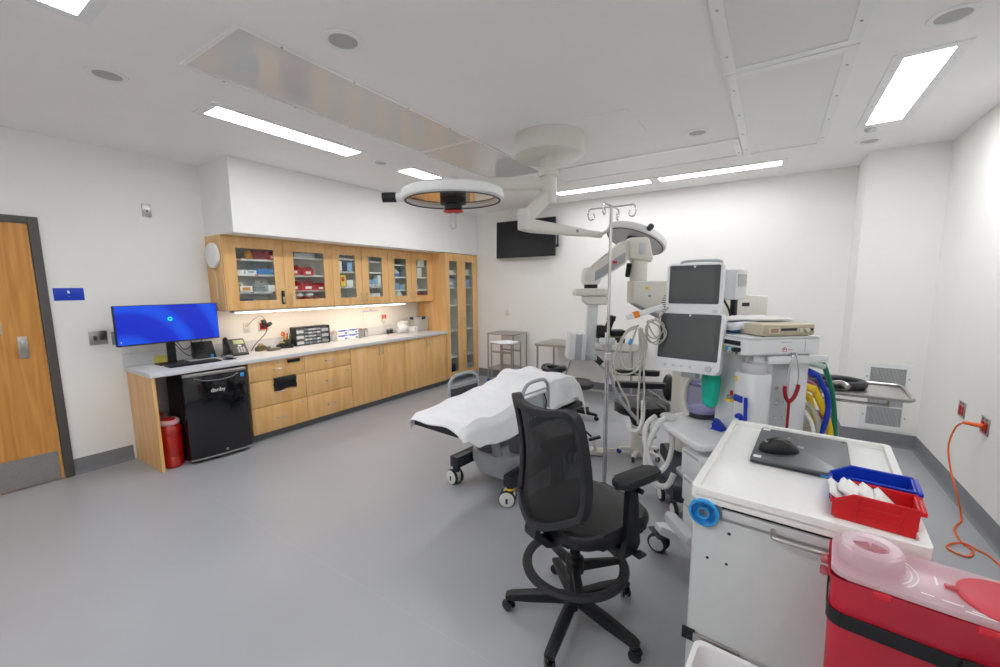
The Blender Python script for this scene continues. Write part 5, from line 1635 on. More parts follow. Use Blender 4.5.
# side rail
rl = MB().box(.018, .032, .33, .66, 1.248, 1.285, .003).build('side_rail', MW, t)
for y in (.36, .62):
    MB().box(-.024, .02, y - .01, y + .01, 1.255, 1.278, .002).build('rail_bracket', MG, rl)
# blue tubing clips at the front
MB().tube([(.075, .19, .90), (.073, .188, 1.0), (.07, .186, 1.09)], .009, 10).build('blue_tube', M_BLUE, t)
MB().tube([(.045, .19, .88), (.042, .19, .97), (.035, .185, .99), (.02, .18, .98)], .012, 10, sm=3).build('blue_elbow', M_BLUE, t)
MB().box(-.0, .06, .17, .18, 1.06, 1.095, .004).build('blue_clip', M_BLUE, t)
# absorber canister (clear, violet tint) and bag
cn = MB().lathe([(.088, .83), (.09, .84), (.09, 1.03), (.086, 1.035)], (-.47, .31, 0), 36, caps=False).build('absorber_canister', pane('violet_clear', 'dcdaf0', .05, .05, .03, 'b4b2de'), t)
MB().lathe([(.081, .8385), (.081, .875), (.001, .88)], (-.47, .31, 0), 30).build('granules', mat('soda_lime', 'e8e6f0', .8, var=.1, scale=200, bump=.5), cn)
MB().lathe([(.094, .825), (.094, .85), (.091, .852)], (-.47, .31, 0), 36).build('base_ring', M_DKGREY, cn)
MB().lathe([(.091, 1.025), (.093, 1.042), (.06, 1.05), (.001, 1.05)], (-.47, .31, 0), 36).build('top_cap', pane('violet_cap', 'dad8ee', .1, .1, .12, '8886b0'), cn)
MB().lathe([(.015, .94), (.045, .96), (.055, 1.03), (.06, 1.10), (.05, 1.17), (.015, 1.22)], (-.27, .225, 0), 22, sx=1, sy=.8).build('breathing_bag', M_TEAL, t)
# mast and monitors
MB().box(-.46, -.36, .40, .46, .82, 1.36, .012).build('monitor_mast', MG, t)
MB().tube([(-.47, .22, .83), (-.5, .2, .95), (-.49, .24, 1.08), (-.47, .3, 1.16)], .018, 10, sm=5).build('bellows_hose', M_CREAM, t)
def monitor(label, world_c, yaw, tilt, W, H, chin, par):
    M = chain(par).inverted() @ Matrix.Translation(world_c) @ Matrix.Rotation(yaw, 4, 'Z') @ Matrix.Rotation(tilt, 4, 'X')
    hs = MB()
    hs.prism(rrect(W, H, .022, 5), -.03, .03, M @ basis((1, 0, 0), (0, 0, 1), (0, -1, 0), (0, 0, 0)), .012, 3)
    hs = hs.build('monitor', MW, par)
    hs['label'] = label
    bz = MB().prism(rrect(W - .03, H - chin - .02, .008, 3, 0, chin / 2), 0, .002, M @ basis((1, 0, 0), (0, 0, 1), (0, -1, 0), (0, -.0302, 0))).build('bezel', mat('bezel_grey', '43464b', .35, var=0), hs)
    MB().prism(rrect(W - .07, H - chin - .06, .004, 2, 0, chin / 2), 0, .0012, M @ basis((1, 0, 0), (0, 0, 1), (0, -1, 0), (0, -.0322, 0))).build('screen', mat('dark_screen', '4c4f50', .16, var=0), bz)
    MB().lathe([(.006, 0), (.006, .001), (.001, .001)], M @ V((0, -.0322, H / 2 - .018)), 14, M.to_3x3() @ V((0, -1, 0))).build('logo', M_WHITE, bz)
    return hs, M
W1 = V((-.380, 2.522, 1.325))
ml, Ml = monitor('larger lower monitor with a knob and round buttons', W1, math.radians(-9), -.16, .35, .335, .06, t)
nY = Ml.to_3x3() @ V((0, -1, 0))
MB().lathe([(.017, 0), (.016, .014), (.001, .016)], Ml @ V((.12, -.030, -.137)), 20, nY).build('knob', M_LGREY, ml)
for x in (-.11, -.065, -.02, .025):
    MB().lathe([(.008, 0), (.008, .002), (.001, .002)], Ml @ V((x, -.030, -.137)), 16, nY).build('button', M_LGREY, ml)
W2 = V((-.376, 2.59, 1.619))
mu, Mu = monitor('smaller upper monitor', W2, math.radians(-3), -.05, .292, .29, .055, t)
nY2 = Mu.to_3x3() @ V((0, -1, 0))
MB().box(-.11, .13, .0, .09, -.135, .15, .02, M=Mu).build('rear_shell', MW, mu)
MB().tube([Mu @ V((-.09, .05, .146)), Mu @ V((-.07, .05, .165)), Mu @ V((.10, .05, .165)), Mu @ V((.12, .05, .146))], .008, 8, sm=3).build('carry_handle', MG, mu)
MB().lathe([(.012, 0), (.011, .012), (.001, .013)], Mu @ V((.115, -.03, -.12)), 18, nY2).build('knob', M_LGREY, mu)
MB().box(-.05, .05, -.02, .05, -.21, -.14, .006, M=Mu).build('mount', MG, t)
MB().box(-.04, .04, .03, .12, -.2, .1, .008, M=Ml).build('mount', MG, t)
# module on the right of the upper monitor
Mm = chain(t).inverted() @ Matrix.Translation((-.215, 2.80, 1.645)) @ Matrix.Rotation(math.radians(-25), 4, 'Z')
md_ = MB().box(-.055, .065, -.06, .06, -.085, .09, .012, M=Mm).build('printer_module', MW, t)
MB().box(.0655, .0685, -.045, .045, -.01, .06, .002, M=Mm).build('printer_door', MG, md_)
MB().box(.02, .05, -.03, .0, -.26, -.084, .004, M=Mm).build('module_post', M_BLACK, md_)
MB().box(-.06, .06, -.05, .05, -.275, -.255, .004, M=Mm).build('module_base', MW, md_)
MB().tube([Mm @ V(p) for p in ((-.05, -.05, -.06), (.0, -.07, -.08), (.04, -.06, -.16), (.03, -.04, -.24))], .006, 8, sm=5).build('cable', M_BLACK, t)
MB().tube([Mm @ V(p) for p in ((-.06, -.06, -.1), (-.05, -.08, -.16), (-.08, -.08, -.24))], .005, 8, sm=5).build('cable', M_BLACK, t)
# cable holder and hanging leads
I = chain(t).inverted()
hd = MB()
dirh = (V((-.51, 2.485, 1.53)) - V((-.686, 2.36, 1.465)))
hd.box(-.02, dirh.length * .86, -.014, .014, -.014, .014, .004, M=I @ basis(dirh, V((0, 0, 1)).cross(dirh).normalized(), dirh.normalized().cross(V((0, 0, 1)).cross(dirh).normalized()), (-.686, 2.36, 1.465)) if False else I @ Matrix.Translation((-.672, 2.37, 1.47)) @ dirh.to_track_quat('X', 'Z').to_matrix().to_4x4())
hd = hd.build('cable_holder', MW, t)
MB().box(-.016, .016, -.016, .016, -.018, .018, .003, M=I @ Matrix.Translation((-.645, 2.388, 1.482)) @ dirh.to_track_quat('X', 'Z').to_matrix().to_4x4()).build('orange_tag', mat('orange_tag', 'f08a1e', .4, var=0), hd)
M_LEAD = mat('lead_grey', 'b4b3a8', .45, var=.03)
leads = [[(-.627, 2.389, 1.42), (-.68, 2.35, 1.394), (-.72, 2.308, 1.295), (-.737, 2.283, 1.208), (-.711, 2.292, 1.153), (-.646, 2.335, 1.152), (-.594, 2.377, 1.207), (-.583, 2.402, 1.316), (-.616, 2.394, 1.404)],
         [(-.621, 2.391, 1.404), (-.599, 2.396, 1.349), (-.594, 2.388, 1.272), (-.63, 2.35, 1.185), (-.685, 2.314, 1.186), (-.705, 2.315, 1.273), (-.688, 2.341, 1.372), (-.635, 2.382, 1.41)],
         [(-.612, 2.397, 1.404), (-.588, 2.378, 1.185), (-.576, 2.357, 1.0), (-.58, 2.36, .93)],
         [(-.625, 2.388, 1.404), (-.606, 2.366, 1.185), (-.604, 2.339, 1.0), (-.60, 2.335, .86)],
         [(-.737, 2.283, 1.208), (-.70, 2.29, 1.087), (-.655, 2.305, 1.0), (-.64, 2.31, .95)],
         [(-.635, 2.38, 1.41), (-.66, 2.36, 1.3), (-.655, 2.355, 1.2), (-.62, 2.37, 1.14), (-.6, 2.385, 1.2), (-.61, 2.39, 1.33), (-.62, 2.39, 1.41)],
         [(-.595, 2.474, 1.443), (-.545, 2.502, 1.409), (-.533, 2.503, 1.364), (-.549, 2.486, 1.325), (-.582, 2.463, 1.32), (-.604, 2.456, 1.365), (-.602, 2.466, 1.421), (-.57, 2.49, 1.44)],
         [(-.585, 2.481, 1.449), (-.528, 2.517, 1.431), (-.52, 2.515, 1.386), (-.56, 2.482, 1.342), (-.594, 2.462, 1.365), (-.597, 2.468, 1.415)],
         [(-.60, 2.45, 1.44), (-.56, 2.47, 1.36), (-.52, 2.49, 1.33), (-.50, 2.50, 1.38), (-.54, 2.49, 1.45), (-.50, 2.52, 1.52)],
         [(-.59, 2.44, 1.45), (-.59, 2.43, 1.36), (-.55, 2.46, 1.31), (-.51, 2.49, 1.34), (-.52, 2.49, 1.41), (-.56, 2.46, 1.46)]]
for k, L in enumerate(leads):
    MB().tube([I @ V(p) for p in L], .0055 if k < 6 else .004, 8, sm=8).build('monitor_lead', M_LEAD, hd)
MB().cyl(I @ V((-.668, 2.345, 1.315)), I @ V((-.655, 2.355, 1.345)), .009, n=10).build('blue_connector', M_SKY, hd)
# corrugated breathing hoses
def corr(pts, r, m, par, name='breathing_hose'):
    P = spline([I @ V(p) for p in pts], 14)
    mb = MB()
    R = []
    pu = None
    for i, p in enumerate(P):
        tg = (P[min(i + 1, len(P) - 1)] - P[max(i - 1, 0)]).normalized()
        u = tg.orthogonal().normalized() if pu is None else (pu - tg * pu.dot(tg)).normalized()
        pu = u
        R.append(mb.ring(p, u, tg.cross(u), r * (1.0 if i % 2 else .86), 12))
    mb.skin(R)
    return mb.build(name, m, par)
M_HOSE = mat('corrugated_white', 'e2e2e0', .5, var=.03)
corr([(-.50, 2.60, .845), (-.54, 2.57, .80), (-.575, 2.53, .70), (-.585, 2.50, .60), (-.575, 2.50, .51), (-.53, 2.52, .44), (-.47, 2.56, .43), (-.44, 2.60, .50)], .019, M_HOSE, t)
corr([(-.47, 2.56, .80), (-.45, 2.565, .70), (-.47, 2.53, .58), (-.52, 2.49, .53), (-.565, 2.49, .60), (-.60, 2.52, .70), (-.60, 2.55, .80), (-.56, 2.60, .845)], .016, M_HOSE, t)
corr([(-.64, 2.60, .93), (-.637, 2.59, .81), (-.657, 2.57, .745), (-.70, 2.55, .745), (-.72, 2.56, .80)], .014, M_HOSE, t)
MB().ell(I @ V((-.49, 2.63, .845)), (.06, .05, .02), 18, 8).build('mask_connector', M_FROST, t)
# pipeline hoses at the rear
def hose(pts, r, m):
    MB().tube(pts, r, 12, sm=6).build('gas_hose', m, t)
hose([(-.05, .64, 1.22), (-.05, .70, 1.235), (-.05, .74, 1.17), (-.05, .77, 1.10), (-.05, .795, 1.01), (-.05, .815, .89), (-.05, .83, .70), (-.05, .80, .40), (-.10, .72, .25)], .012, M_GREEN)
hose([(-.03, .62, 1.19), (-.03, .665, 1.165), (-.03, .70, 1.11), (-.03, .735, 1.05), (-.03, .745, .95), (-.03, .725, .86), (-.04, .70, .75), (-.06, .66, .60)], .014, M_BLUE)
hose([(-.05, .62, 1.10), (-.05, .67, 1.085), (-.05, .70, 1.04), (-.05, .74, .97), (-.05, .775, .89), (-.05, .79, .80), (-.06, .77, .60), (-.09, .70, .40)], .018, M_YELLOW)
hose([(-.08, .62, 1.06), (-.08, .67, 1.04), (-.08, .70, .97), (-.08, .735, .88), (-.09, .74, .78), (-.1, .70, .6)], .016, M_YELLOW)
hose([(-.06, .62, 1.14), (-.06, .69, 1.10), (-.06, .73, 1.02), (-.07, .75, .95), (-.08, .72, .8)], .010, mat('pink_hose', 'c07898', .45, var=.02))
hose([(-.02, .61, 1.02), (-.01, .65, .97), (-.01, .675, .9), (-.02, .67, .8), (-.04, .64, .65)], .012, M_LEAD)
hose([(-.02, .60, .98), (-.005, .63, .92), (-.0, .645, .85), (-.02, .64, .75)], .009, M_WHITE)
MB().cyl((-.05, .62, 1.232), (-.05, .715, 1.21), .017, n=14).build('hose_fitting', mat('pale_green', 'c6d8cc', .4, var=0), t)
MB().cyl((-.03, .61, 1.19), (-.03, .665, 1.165), .018, n=14).build('hose_fitting', M_BLUE, t)
MB().cyl((-.05, .61, 1.105), (-.05, .675, 1.085), .021, n=14).build('hose_fitting', M_YELLOW, t)
MB().lathe([(.10, .58), (.10, .9), (.08, .98), (.03, 1.01), (.03, 1.04), (.001, 1.04)], (-.22, .72, 0), 26).build('gas_cylinder', M_LGREY, t)

# things on and at the machine
MT = chain(t)
def on_machine(name, label, cat, x, y, z, rz=0, group=None):
    o = thing(name, label, cat, (0, 0, 0), 0, group)
    p = MT @ V((x, y, z))
    o.location = p
    o.rotation_euler = (0, 0, RZ + rz)
    return o
o = on_machine('recorder_unit', 'old beige recorder unit lying on the machine deck', 'device', -.075, .45, 1.3825, PI / 2)
MB().box(-.145, .145, -.075, .085, .004, .062, .006).build('case', mat('old_beige', 'cfc6ac', .45, var=.04), o)
fp = MB().box(-.14, .14, -.079, -.0752, .012, .056, .001).build('front_panel', mat('beige_panel', 'bdb49a', .45, var=.04), o)
MB().box(-.115, -.055, -.084, -.0792, .016, .048, .003).build('connector_frame', mat('beige_panel2', 'd9d2bc', .4, var=.03), fp)
MB().box(-.105, -.065, -.0855, -.0842, .022, .042).build('connector_slot', mat('rose_brown', 'a88a74', .5, var=.05), fp)
MB().box(-.045, .04, -.081, -.0792, .03, .042).build('display_window', M_DKGREY, fp)
for x in (.055, .095):
    MB().cyl((x, -.079, .032), (x, -.094, .032), .011, n=16).build('knob', mat('beige_knob', 'd6cfb8', .4, var=0), fp)
MB().box(.112, .132, -.081, -.0792, .028, .04).build('power_switch', M_BLACK, fp)
for x in (-.12, .12):
    MB().cyl((x, -.05, 0), (x, -.05, .005), .01, n=10).build('foot', M_RUBBER, o)
for k in range(3):
    MB().box(-.09 + .07 * k, -.04 + .07 * k, -.03, .05, .058, .0595).build('top_label', M_GREY, o)
def sheet_pack(name, label, x, y, z, w, d, h, m, rz, amp, cat='papers'):
    o = on_machine(name, label, cat, x, y, z, rz)
    mb = MB()
    rr = random.Random(int(w * 1000))
    def f(u, v):
        return V(((u - .5) * w, (v - .5) * d, h + amp * (math.sin(7 * u + 3) * math.cos(6 * v + 1) + .5 * math.sin(13 * u + 9 * v))))
    mb.grid(16, 16, f)
    top = mb.build('wrap', m, o)
    s_ = top.modifiers.new('thick', 'SOLIDIFY'); s_.thickness = h * .9; s_.offset = -1
    return o
sheet_pack('paper_pad', 'blue-edged pad at the bottom of the papers on the machine deck', -.30, .42, 1.388, .26, .34, .010, M_BLUEBOX, .05, .001)
sheet_pack('wrapped_pack', 'white plastic-wrapped pack on the machine deck beside the beige recorder', -.28, .41, 1.40, .26, .38, .045, mat('plastic_wrap', 'e6e9f0', .25, var=.04, scale=40, bump=.4), .12, .006, 'pack')
sheet_pack('paper_stack', 'loose white sheets on top of the wrapped pack', -.27, .42, 1.440, .25, .36, .012, M_PAPER, -.1, .005)
# stethoscope hung over the side rail
o = on_machine('stethoscope', 'red stethoscope hanging over the side rail of the machine', 'stethoscope', .04, .45, 1.05)
IO = chain(o).inverted() @ MT
def S(pts):
    return [IO @ V(p) for p in pts]
hd = MB().tube(S([(.041, .449, 1.055), (.041, .449, .95), (.043, .447, .88), (.05, .445, .74)]), .0065, 10, sm=4).build('tube', mat('stethoscope_red', '9c1426', .35, var=.03), o)
for pts in ([(.041, .449, 1.05), (.041, .43, 1.075), (.041, .42, 1.11), (.041, .421, 1.135)], [(.041, .449, 1.05), (.041, .475, 1.075), (.041, .491, 1.12), (.041, .491, 1.14)]):
    MB().tube(S(pts), .0095, 10, sm=4).build('yoke', hd.data.materials[0], hd)
for pts in ([(.041, .421, 1.13), (.041, .428, 1.2), (.041, .444, 1.262), (.038, .454, 1.298), (.012, .458, 1.296), (-.0, .460, 1.27)], [(.041, .491, 1.13), (.041, .489, 1.2), (.041, .478, 1.255), (.038, .468, 1.298), (.012, .47, 1.296), (0, .474, 1.27)]):
    e = MB().tube(S(pts), .0035, 8, sm=4).build('binaural', M_CHROME, o)
    MB().ell(IO @ V(pts[-1]), .009, 12, 8).build('ear_tip', M_BLACK, e)
cp = MB().lathe([(.022, 0), (.022, .008), (.012, .018), (.001, .02)], IO @ V((.05, .445, .725)), 20, (0, -1, 0)).build('chest_piece', M_CHROME, o)
for nm, lb, x, y, m in (('blue_wedge', 'blue plastic clip standing on the machine work surface', -.215, .25, M_BLUE), ('green_wedge', 'dark green plastic clip near the cart on the work surface', -.165, .33, mat('bottle_green', '14573f', .4, var=.03))):
    o = on_machine(nm, lb, 'clip', x, y, .825, .4)
    MB().prism([(-.035, 0), (.035, 0), (.03, .012), (-.012, .05), (-.03, .055), (-.016, .012)], -.03, .03, basis((1, 0, 0), (0, 0, 1), (0, -1, 0), (0, 0, 0)), .003).build('clip', m, o)
    MB().cyl((-.02, -.033, .045), (-.02, .033, .045), .006, n=10).build('pin', M_LGREY, o)

# ================================================================== SUPPLY CART
CZ = math.radians(-4.2)
t = thing('supply_cart', 'pale grey supply cart with a white tray top in the right foreground', 'cart', (-.178, 1.35, 0), CZ)
M_CART = mat('cart_grey', 'c2c6c6', .45, var=.015)
W, Dp = .535, .80
MB().box(.006, W - .012, .02, Dp - .01, .10, .985, .008).build('cabinet', M_CART, t)
tp = MB().prism(rrect(W, Dp, .016, 6, W / 2, Dp / 2), .985, 1.008, None, .008, 3)
tp.frame(rrect(W, Dp, .016, 6, W / 2, Dp / 2), rrect(W - .044, Dp - .044, .012, 6, W / 2, Dp / 2), 1.0, 1.028)
for_tray = tp.build('tray_top', mat('tray_white', 'efefec', .22, var=.01), t)
bv = for_tray.modifiers.new('round', 'BEVEL'); bv.width = .005; bv.segments = 2; bv.limit_method = 'ANGLE'
fp = MB().box(.012, W - .018, .012, .0205, .12, .935, .003).build('front_panel', M_CART, t)
MB().box(.09, W - .03, .008, .0195, .945, .972, .002).build('pull_shelf', M_LGREY, t)
MB().box(.088, W - .028, .0185, .0198, .940, .977).build('shelf_gap', M_BLACK, t)
MB().tube([(.22, .012, .955), (.222, -.02, .952), (.235, -.03, .951), (.34, -.03, .951), (.353, -.02, .952), (.355, .012, .955)], .0062, 10, sm=3).build('handle', M_NICKEL, t)
for x, z in ((.112, .90), (.057, .80), (.110, .80)):
    MB().lathe([(.0045, 0), (.0045, .0012), (.001, .0014)], (x, .012, z), 12, (0, -1, 0)).build('screw_hole', M_BLACK, fp)
br = MB().box(-.005, .035, .004, .014, .495, .535, .003).build('bracket_block', M_BLACK, t)
MB().box(.03, .16, .002, .012, .50, .53, .002).build('bracket_arm', M_STEEL, br)
MB().lathe([(.007, 0), (.007, .004), (.001, .005)], (.05, .002, .515), 12, (0, -1, 0)).build('bracket_screw', M_NICKEL, br)
for x in (.07, W - .07):
    for y in (.09, Dp - .09):
        caster(t, x, y, .04, M_GREY, M_RUBBER, h=.102, yaw=.5)
CT = chain(t)
def on_cart(name, label, cat, x, y, z, rz=0, group=None):
    o = thing(name, label, cat, CT @ V((x, y, z)), CZ + rz, group)
    return o
o = on_cart('foam_ring', 'bright blue ring with a round hole stuck on the front of the cart', 'ring', .042, .0, .952)
mb = MB().lathe([(.016, .0115), (.016, -.006), (.022, -.012), (.036, -.012), (.043, -.006), (.043, .006), (.036, .0115)], (0, 0, 0), 40, (0, -1, 0), caps=False)
R = mb
rg = mb.build('ring', M_SKY, o)
md = rg.modifiers.new('thick', 'SOLIDIFY'); md.thickness = .002
text('lettering', 'Medtronic', .009, M_NAVY, chain(o) @ V((.012, -.0125, .027)), CT.to_3x3() @ V((1, 0, -.25)), CT.to_3x3() @ V((.25, 0, 1)), o)
# white bin at the lower front
o = on_cart('white_basin', 'white plastic basin hanging on the cart front at the bottom of the photo', 'basin', .17, -.10, .36)
mb = MB()
R = [[mb.bm.verts.new((x, y, z)) for x, y in rrect(w_, d_, .03, 5)] for w_, d_, z in ((.20, .13, 0), (.24, .17, .155), (.26, .19, .16), (.26, .19, .165), (.232, .162, .163), (.195, .125, .006))]
mb.skin(R)
bb = mb.build('basin', M_WHITE, o)
MB().box(-.06, .06, .088, .096, .10, .15, .002).build('hanger', M_STEEL, bb)
# laptop
o = on_cart('laptop', 'closed dark grey laptop with two white stickers on the cart tray', 'laptop', .262, .545, 1.0085, 0)
lw, ld = .285, .385
sk = lambda w_, d_: [(-w_ / 2 - .02, -d_ / 2 + .02), (w_ / 2 - .0, -d_ / 2 - .0), (w_ / 2 + .02, d_ / 2 - .01), (-w_ / 2 + .0, d_ / 2)]
MB().prism(rrect(lw, ld, .01, 4), .002, .012, None, .002).build('base', M_DKGREY, o)
lid = MB().prism(rrect(lw, ld, .01, 4), .0125, .022, None, .002).build('lid', mat('laptop_grey', '6c6f72', .38, .4, var=.02), o)
for x, y in ((-lw / 2 + .02, -ld / 2 + .02), (-lw / 2 + .02, ld / 2 - .02)):
    MB().box(x - .012, x + .012, y - .012, y + .012, .0221, .0225).build('sticker', M_WHITE, lid)
for k in range(4):
    MB().prism([(-.011 + .006 * k, -.01), (-.008 + .006 * k, -.01), (-.005 + .006 * k, .01), (-.008 + .006 * k, .01)], .0221, .0224, Matrix.Translation((.0, .02, 0)) @ Matrix.Rotation(-PI / 2, 4, 'Z')).build('logo_bar', M_LGREY, lid)
MB().box(.06, .085, -ld / 2 - .001, -ld / 2 + .001, .004, .010).build('blue_port', M_SKY, o)
MB().box(.125, .135, ld / 2 - .03, ld / 2 - .015, .0221, .0226).build('hinge_mark', M_BLACK, lid)
o = on_cart('wireless_mouse', 'black sculpted mouse lying on the closed laptop', 'mouse', .20, .475, 1.0312, -.85)
bm = MB()
def mouse_s(u, v):
    a = 2 * PI * u
    x = .042 * math.cos(a) * (1 + .12 * math.sin(a)) + (-.012 if math.cos(a) < 0 else 0) * max(0, math.cos(v * PI / 2))
    y = .070 * math.sin(a)
    r = math.cos(v * PI / 2) ** .55 if v < 1 else 0
    h = .052 * (v ** .9) * (1 - .35 * max(0, (math.sin(a))) * (1 - v)) 
    return V((x * (r * .96 + .0), y * r - .012 * v, h))
bm.grid(36, 12, mouse_s)
bmesh.ops.remove_doubles(bm.bm, verts=bm.bm.verts, dist=1e-5)
ms_ = bm.build('body', M_BLACK, o)
MB().cyl((-.004, .035, .038), (.004, .035, .038), .012, n=18).build('scroll_wheel', M_NICKEL, o)
text('logo', 'logi', .012, M_LGREY, chain(o) @ V((0, -.055, .0405)), chain(o).to_3x3() @ V((1, 0, 0)), chain(o).to_3x3() @ V((0, .7, .7)), o)
# storage bins on the tray
def cart_bin(label, x, y, rz, m, w=.10, d=.165, h=.075):
    """hopper bin: local -y is its low open front, which points left on the tray"""
    o = on_cart('storage_bin', label, 'storage bin', x, y, 1.009, rz, 'open-front storage bins on the cart')
    mb = MB()
    th = .0035
    prof = [(.004, 0), (d, 0), (d + .003, h), (d * .24, h), (-.006, h * .62), (-.004, h * .55)]
    for s in (-1, 1):
        mb.prism(prof, -th / 2, th / 2, basis((0, 1, 0), (0, 0, 1), (1, 0, 0), (s * (w / 2 - th / 2), 0, 0)))
    mb.box(-w / 2 + th, w / 2 - th, .004, d, 0, th)
    mb.box(-w / 2 + th, w / 2 - th, d - th, d + .002, 0, h)
    mb.box(-w / 2 + th, w / 2 - th, -.004, .001, .004, h * .58)
    b = mb.build('bin', m, o)
    rim = MB()
    rim.tube([(-w / 2, -.006, h * .62), (-w / 2, d * .24, h), (-w / 2, d + .003, h), (w / 2, d + .003, h), (w / 2, d * .24, h), (w / 2, -.006, h * .62)], .0035, 8)
    rim.build('rim', m, b)
    MB().box(-w / 2 - .002, w / 2 + .004, d, d + .014, h - .012, h, .002).build('hanging_lip', m, b)
    MB().tube([(-w / 2, -.006, h * .6), (w / 2, -.006, h * .6)], .0035, 8).build('front_lip', m, b)
    rb = MB()
    x_ = w / 2 + .001
    rb.tube([(x_, d * .28, .004), (x_, d * .30, h * .95)], .0018, 6).tube([(x_, d * .78, .004), (x_, d * .80, h * .45), (x_, d * .84, h * .95)], .0018, 6)
    rb.tube([(x_, d * .29, h * .68), (x_, d * .82, h * .68)], .0018, 6).tube([(x_, d * .29, h * .42), (x_, d * .80, h * .42)], .0018, 6)
    rb.build('label_holder', m, b)
    return o
cart_bin('blue storage bin behind the red one on the cart tray', .348, .235, -PI / 2 - .03, M_BLUE, .105, .175, .082)
cart_bin('red storage bin of wrapped gauze at the front edge of the cart tray', .352, .128, -PI / 2 - .05, M_RED)
rs2 = random.Random(5)
for k in range(7):
    o = on_cart('gauze_packet', 'white paper gauze packet heaped in the red bin on the cart', 'packet', .380 + .0155 * k, .128 - .001 * k + rs2.uniform(-.004, .004), 1.056, 0, 'gauze packets in the red bin')
    mb = MB()
    ph = rs2.uniform(0, 6)
    mb.grid(8, 10, lambda u, v: V((.006 * math.sin(PI * v) * math.sin(3 * u + ph), (v - .5) * .082, -.04 + .088 * u + .004 * math.sin(5 * v + ph))))
    p = mb.build('wrapper', M_PAPER, o)
    md = p.modifiers.new('thick', 'SOLIDIFY'); md.thickness = .013
    o.rotation_euler = (rs2.uniform(-.06, .06), -.98 + .02 * k + rs2.uniform(-.08, .08), CZ - .05 + rs2.uniform(-.06, .06))
    MB().box(-.014, -.0125, -.02, .02, .012, .018).build('print', M_GREY, p)

# ================================================================== SHARPS CONTAINER
o = on_cart('sharps_container', 'large translucent red sharps container with a clear lid, front right corner', 'sharps container', .58, -.122, .538, -.03)
M_SHRED = pane('sharps_red', 'ff5068', .05, .25, .52, 'ff4f6c')
w_, d_ = .48, .185
mb = MB()
R = [[mb.bm.verts.new((x, y, z)) for x, y in rrect(a, b, .03, 6)] for a, b, z in ((w_ - .05, d_ - .03, 0), (w_ - .03, d_ - .014, .02), (w_ - .012, d_ - .004, .44), (w_, d_ + .006, .452), (w_, d_ + .006, .462))]
mb.skin(R, cap1=False)
body = mb.build('body', M_SHRED, o)
# contents: a heap of red waste
rs3 = random.Random(11)
mb = MB()
for k in range(90):
    x, y, z = rs3.uniform(-.19, .19), rs3.uniform(-.07, .06), rs3.uniform(.02, .33)
    L = rs3.uniform(.02, .06)
    v = V((rs3.uniform(-1, 1), rs3.uniform(-.4, .4), rs3.uniform(-.6, .6))).normalized() * L
    mb.cyl((x, y, z), V((max(-.2, min(.2, x + v.x)), max(-.065, min(.065, y + v.y)), max(.02, z + v.z))), rs3.uniform(.004, .014), n=7)
hp = mb.build('waste', mat('red_waste', 'a01826', .5, var=.5, scale=25), o)
hp['kind'] = 'stuff'
st = MB().strap([(x, y, .365) for x, y in rrect(w_ - .008, d_ + .002, .032, 6)], .034, .003, (0, 0, 1), True).build('strap', M_BLACK, o)
MB().box(-.03, .03, -d_ / 2 - .012, -d_ / 2 - .002, .342, .388, .004).build('buckle', M_BLACK, st)
MB().box(-.012, .012, -d_ / 2 - .0135, -d_ / 2 - .0122, .352, .378, .001).build('buckle_slot', mat('rose', 'c05a66', .4, var=0), st)
M_LIDC = pane('lid_clear', 'fbf2f6', .04, .28, .55, 'fbeef4')
ld_ = MB().prism(rrect(w_ - .01, d_ - .004, .03, 6), .4625, .474, None, .004).build('lid', M_LIDC, o)
lx = -.168
rng = MB().lathe([(.060, .4745), (.057, .510), (.052, .515), (.033, .513), (.031, .505), (.033, .50), (.050, .50), (.053, .4745)], (lx, .005, 0), 44, caps=False).build('entry_ring', M_LIDC, ld_)
fl = MB()
for k in range(6):
    a = k * PI / 3
    fl.prism([(.004, -.003), (.034, -.015), (.034, .015), (.004, .003)], .503, .505, Matrix.Translation((lx, -.005, 0)) @ Matrix.Rotation(a, 4, 'Z'))
fl.build('entry_flaps', pane('flap_clear', 'f0d0d6', .1, .1, .5, 'e8a8b2'), rng)
MB().lathe([(.033, .4745), (.033, .479), (.001, .479)], (lx, -.005, 0), 30).build('entry_hole', mat('dark_red_hole', '7c1a24', .5, var=.05), ld_)
cap = MB().lathe([(.078, .4745), (.078, .479), (.072, .482), (.001, .4825)], (.045, -.008, 0), 44).build('closure_cap', pane('cap_red', 'f4808c', .03, .4, .8, 'f47482'), ld_)
MB().box(-.05, -.015, -.016, -.002, .4745, .481, .003).build('cap_tether', pane('tether_red', 'f4707c', .08, .12, .6, 'e87884'), cap)
for x0, x1, y, dy in ((-.09, -.07, -.062, .0), (-.06, -.03, -.064, 0), (-.02, .04, -.070, 0), (-.03, .03, -.078, 0)):
    MB().box(x0, x1, y - .0018, y + .0018, .474, .4746).build('moulded_print', M_WHITE, ld_)
MB().box(-.062, -.058, -.012, .022, .474, .4746).build('moulded_print', M_WHITE, ld_)
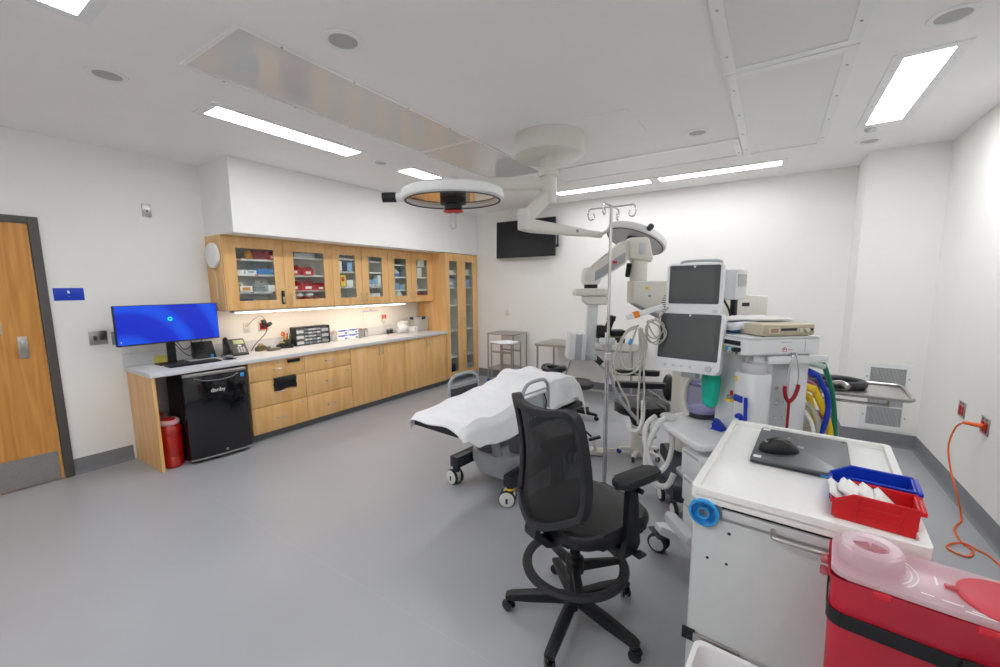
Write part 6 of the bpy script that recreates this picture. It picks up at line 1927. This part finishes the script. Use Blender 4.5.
for r in (.070, .080):
    MB().tube([(lx + r * math.cos(a), -.005 + r * math.sin(a), .4745) for a in [(-.75 + 1.5 * q / 10) for q in range(11)]], .0016, 6).build('arc_mark', M_WHITE, ld_)
for z in (.40, .43):
    MB().cbox((-w_ / 2 - .006, .03, z), (.016, .03, .012), .004).build('hinge_tab', pane('tab_pink', 'f4a8b0', .08, .12, .5, 'e898a4'), body)
for x in (-.15, .0):
    MB().cbox((x, -d_ / 2 - .003, .456), (.03, .008, .014), .003).build('lid_catch', M_SHRED, body)
br = MB().box(-.12, .12, d_ / 2 + .003, d_ / 2 + .008, .1, .40, .003).build('wall_bracket', M_BLACK, o)
# ------------------------------------------------------------------ world, camera, view
w = bpy.data.worlds.new('world')
SC.world = w
w.use_nodes = True
w.node_tree.nodes['Background'].inputs['Color'].default_value = (.9, .95, 1, 1)
w.node_tree.nodes['Background'].inputs['Strength'].default_value = .3
cam = bpy.data.cameras.new('camera')
co = bpy.data.objects.new('camera', cam)
COL.objects.link(co)
SC.camera = co
F_PX, CX, CY, YAW, PITCH, ROLL = 414.476, 499.54, 340.27, -.5825, .1306, .0080
fwd = V((math.sin(YAW) * math.cos(PITCH), math.cos(YAW) * math.cos(PITCH), -math.sin(PITCH)))
rgt = V((math.cos(YAW), -math.sin(YAW), 0))
dwn = fwd.cross(rgt)
r2 = rgt * math.cos(ROLL) + dwn * math.sin(ROLL)
d2 = dwn * math.cos(ROLL) - rgt * math.sin(ROLL)
co.matrix_world = basis(r2, -d2, -fwd, (0, 0, 1.65))
cam.sensor_width = 36
cam.lens = F_PX / 1000 * 36
cam.shift_x = (500 - CX) / 1000
cam.shift_y = (CY - 333.5) / 1000
cam.clip_start = .02
vs = SC.view_settings
vs.view_transform = 'Standard'
vs.look = 'None'
vs.exposure = .08
vs.gamma = 1
vs.use_curve_mapping = False
SC.cycles.max_bounces = 10
SC.cycles.diffuse_bounces = 6
SC.cycles.transparent_max_bounces = 16
SC.cycles.use_denoising = True
SC.cycles.sample_clamp_indirect = 8
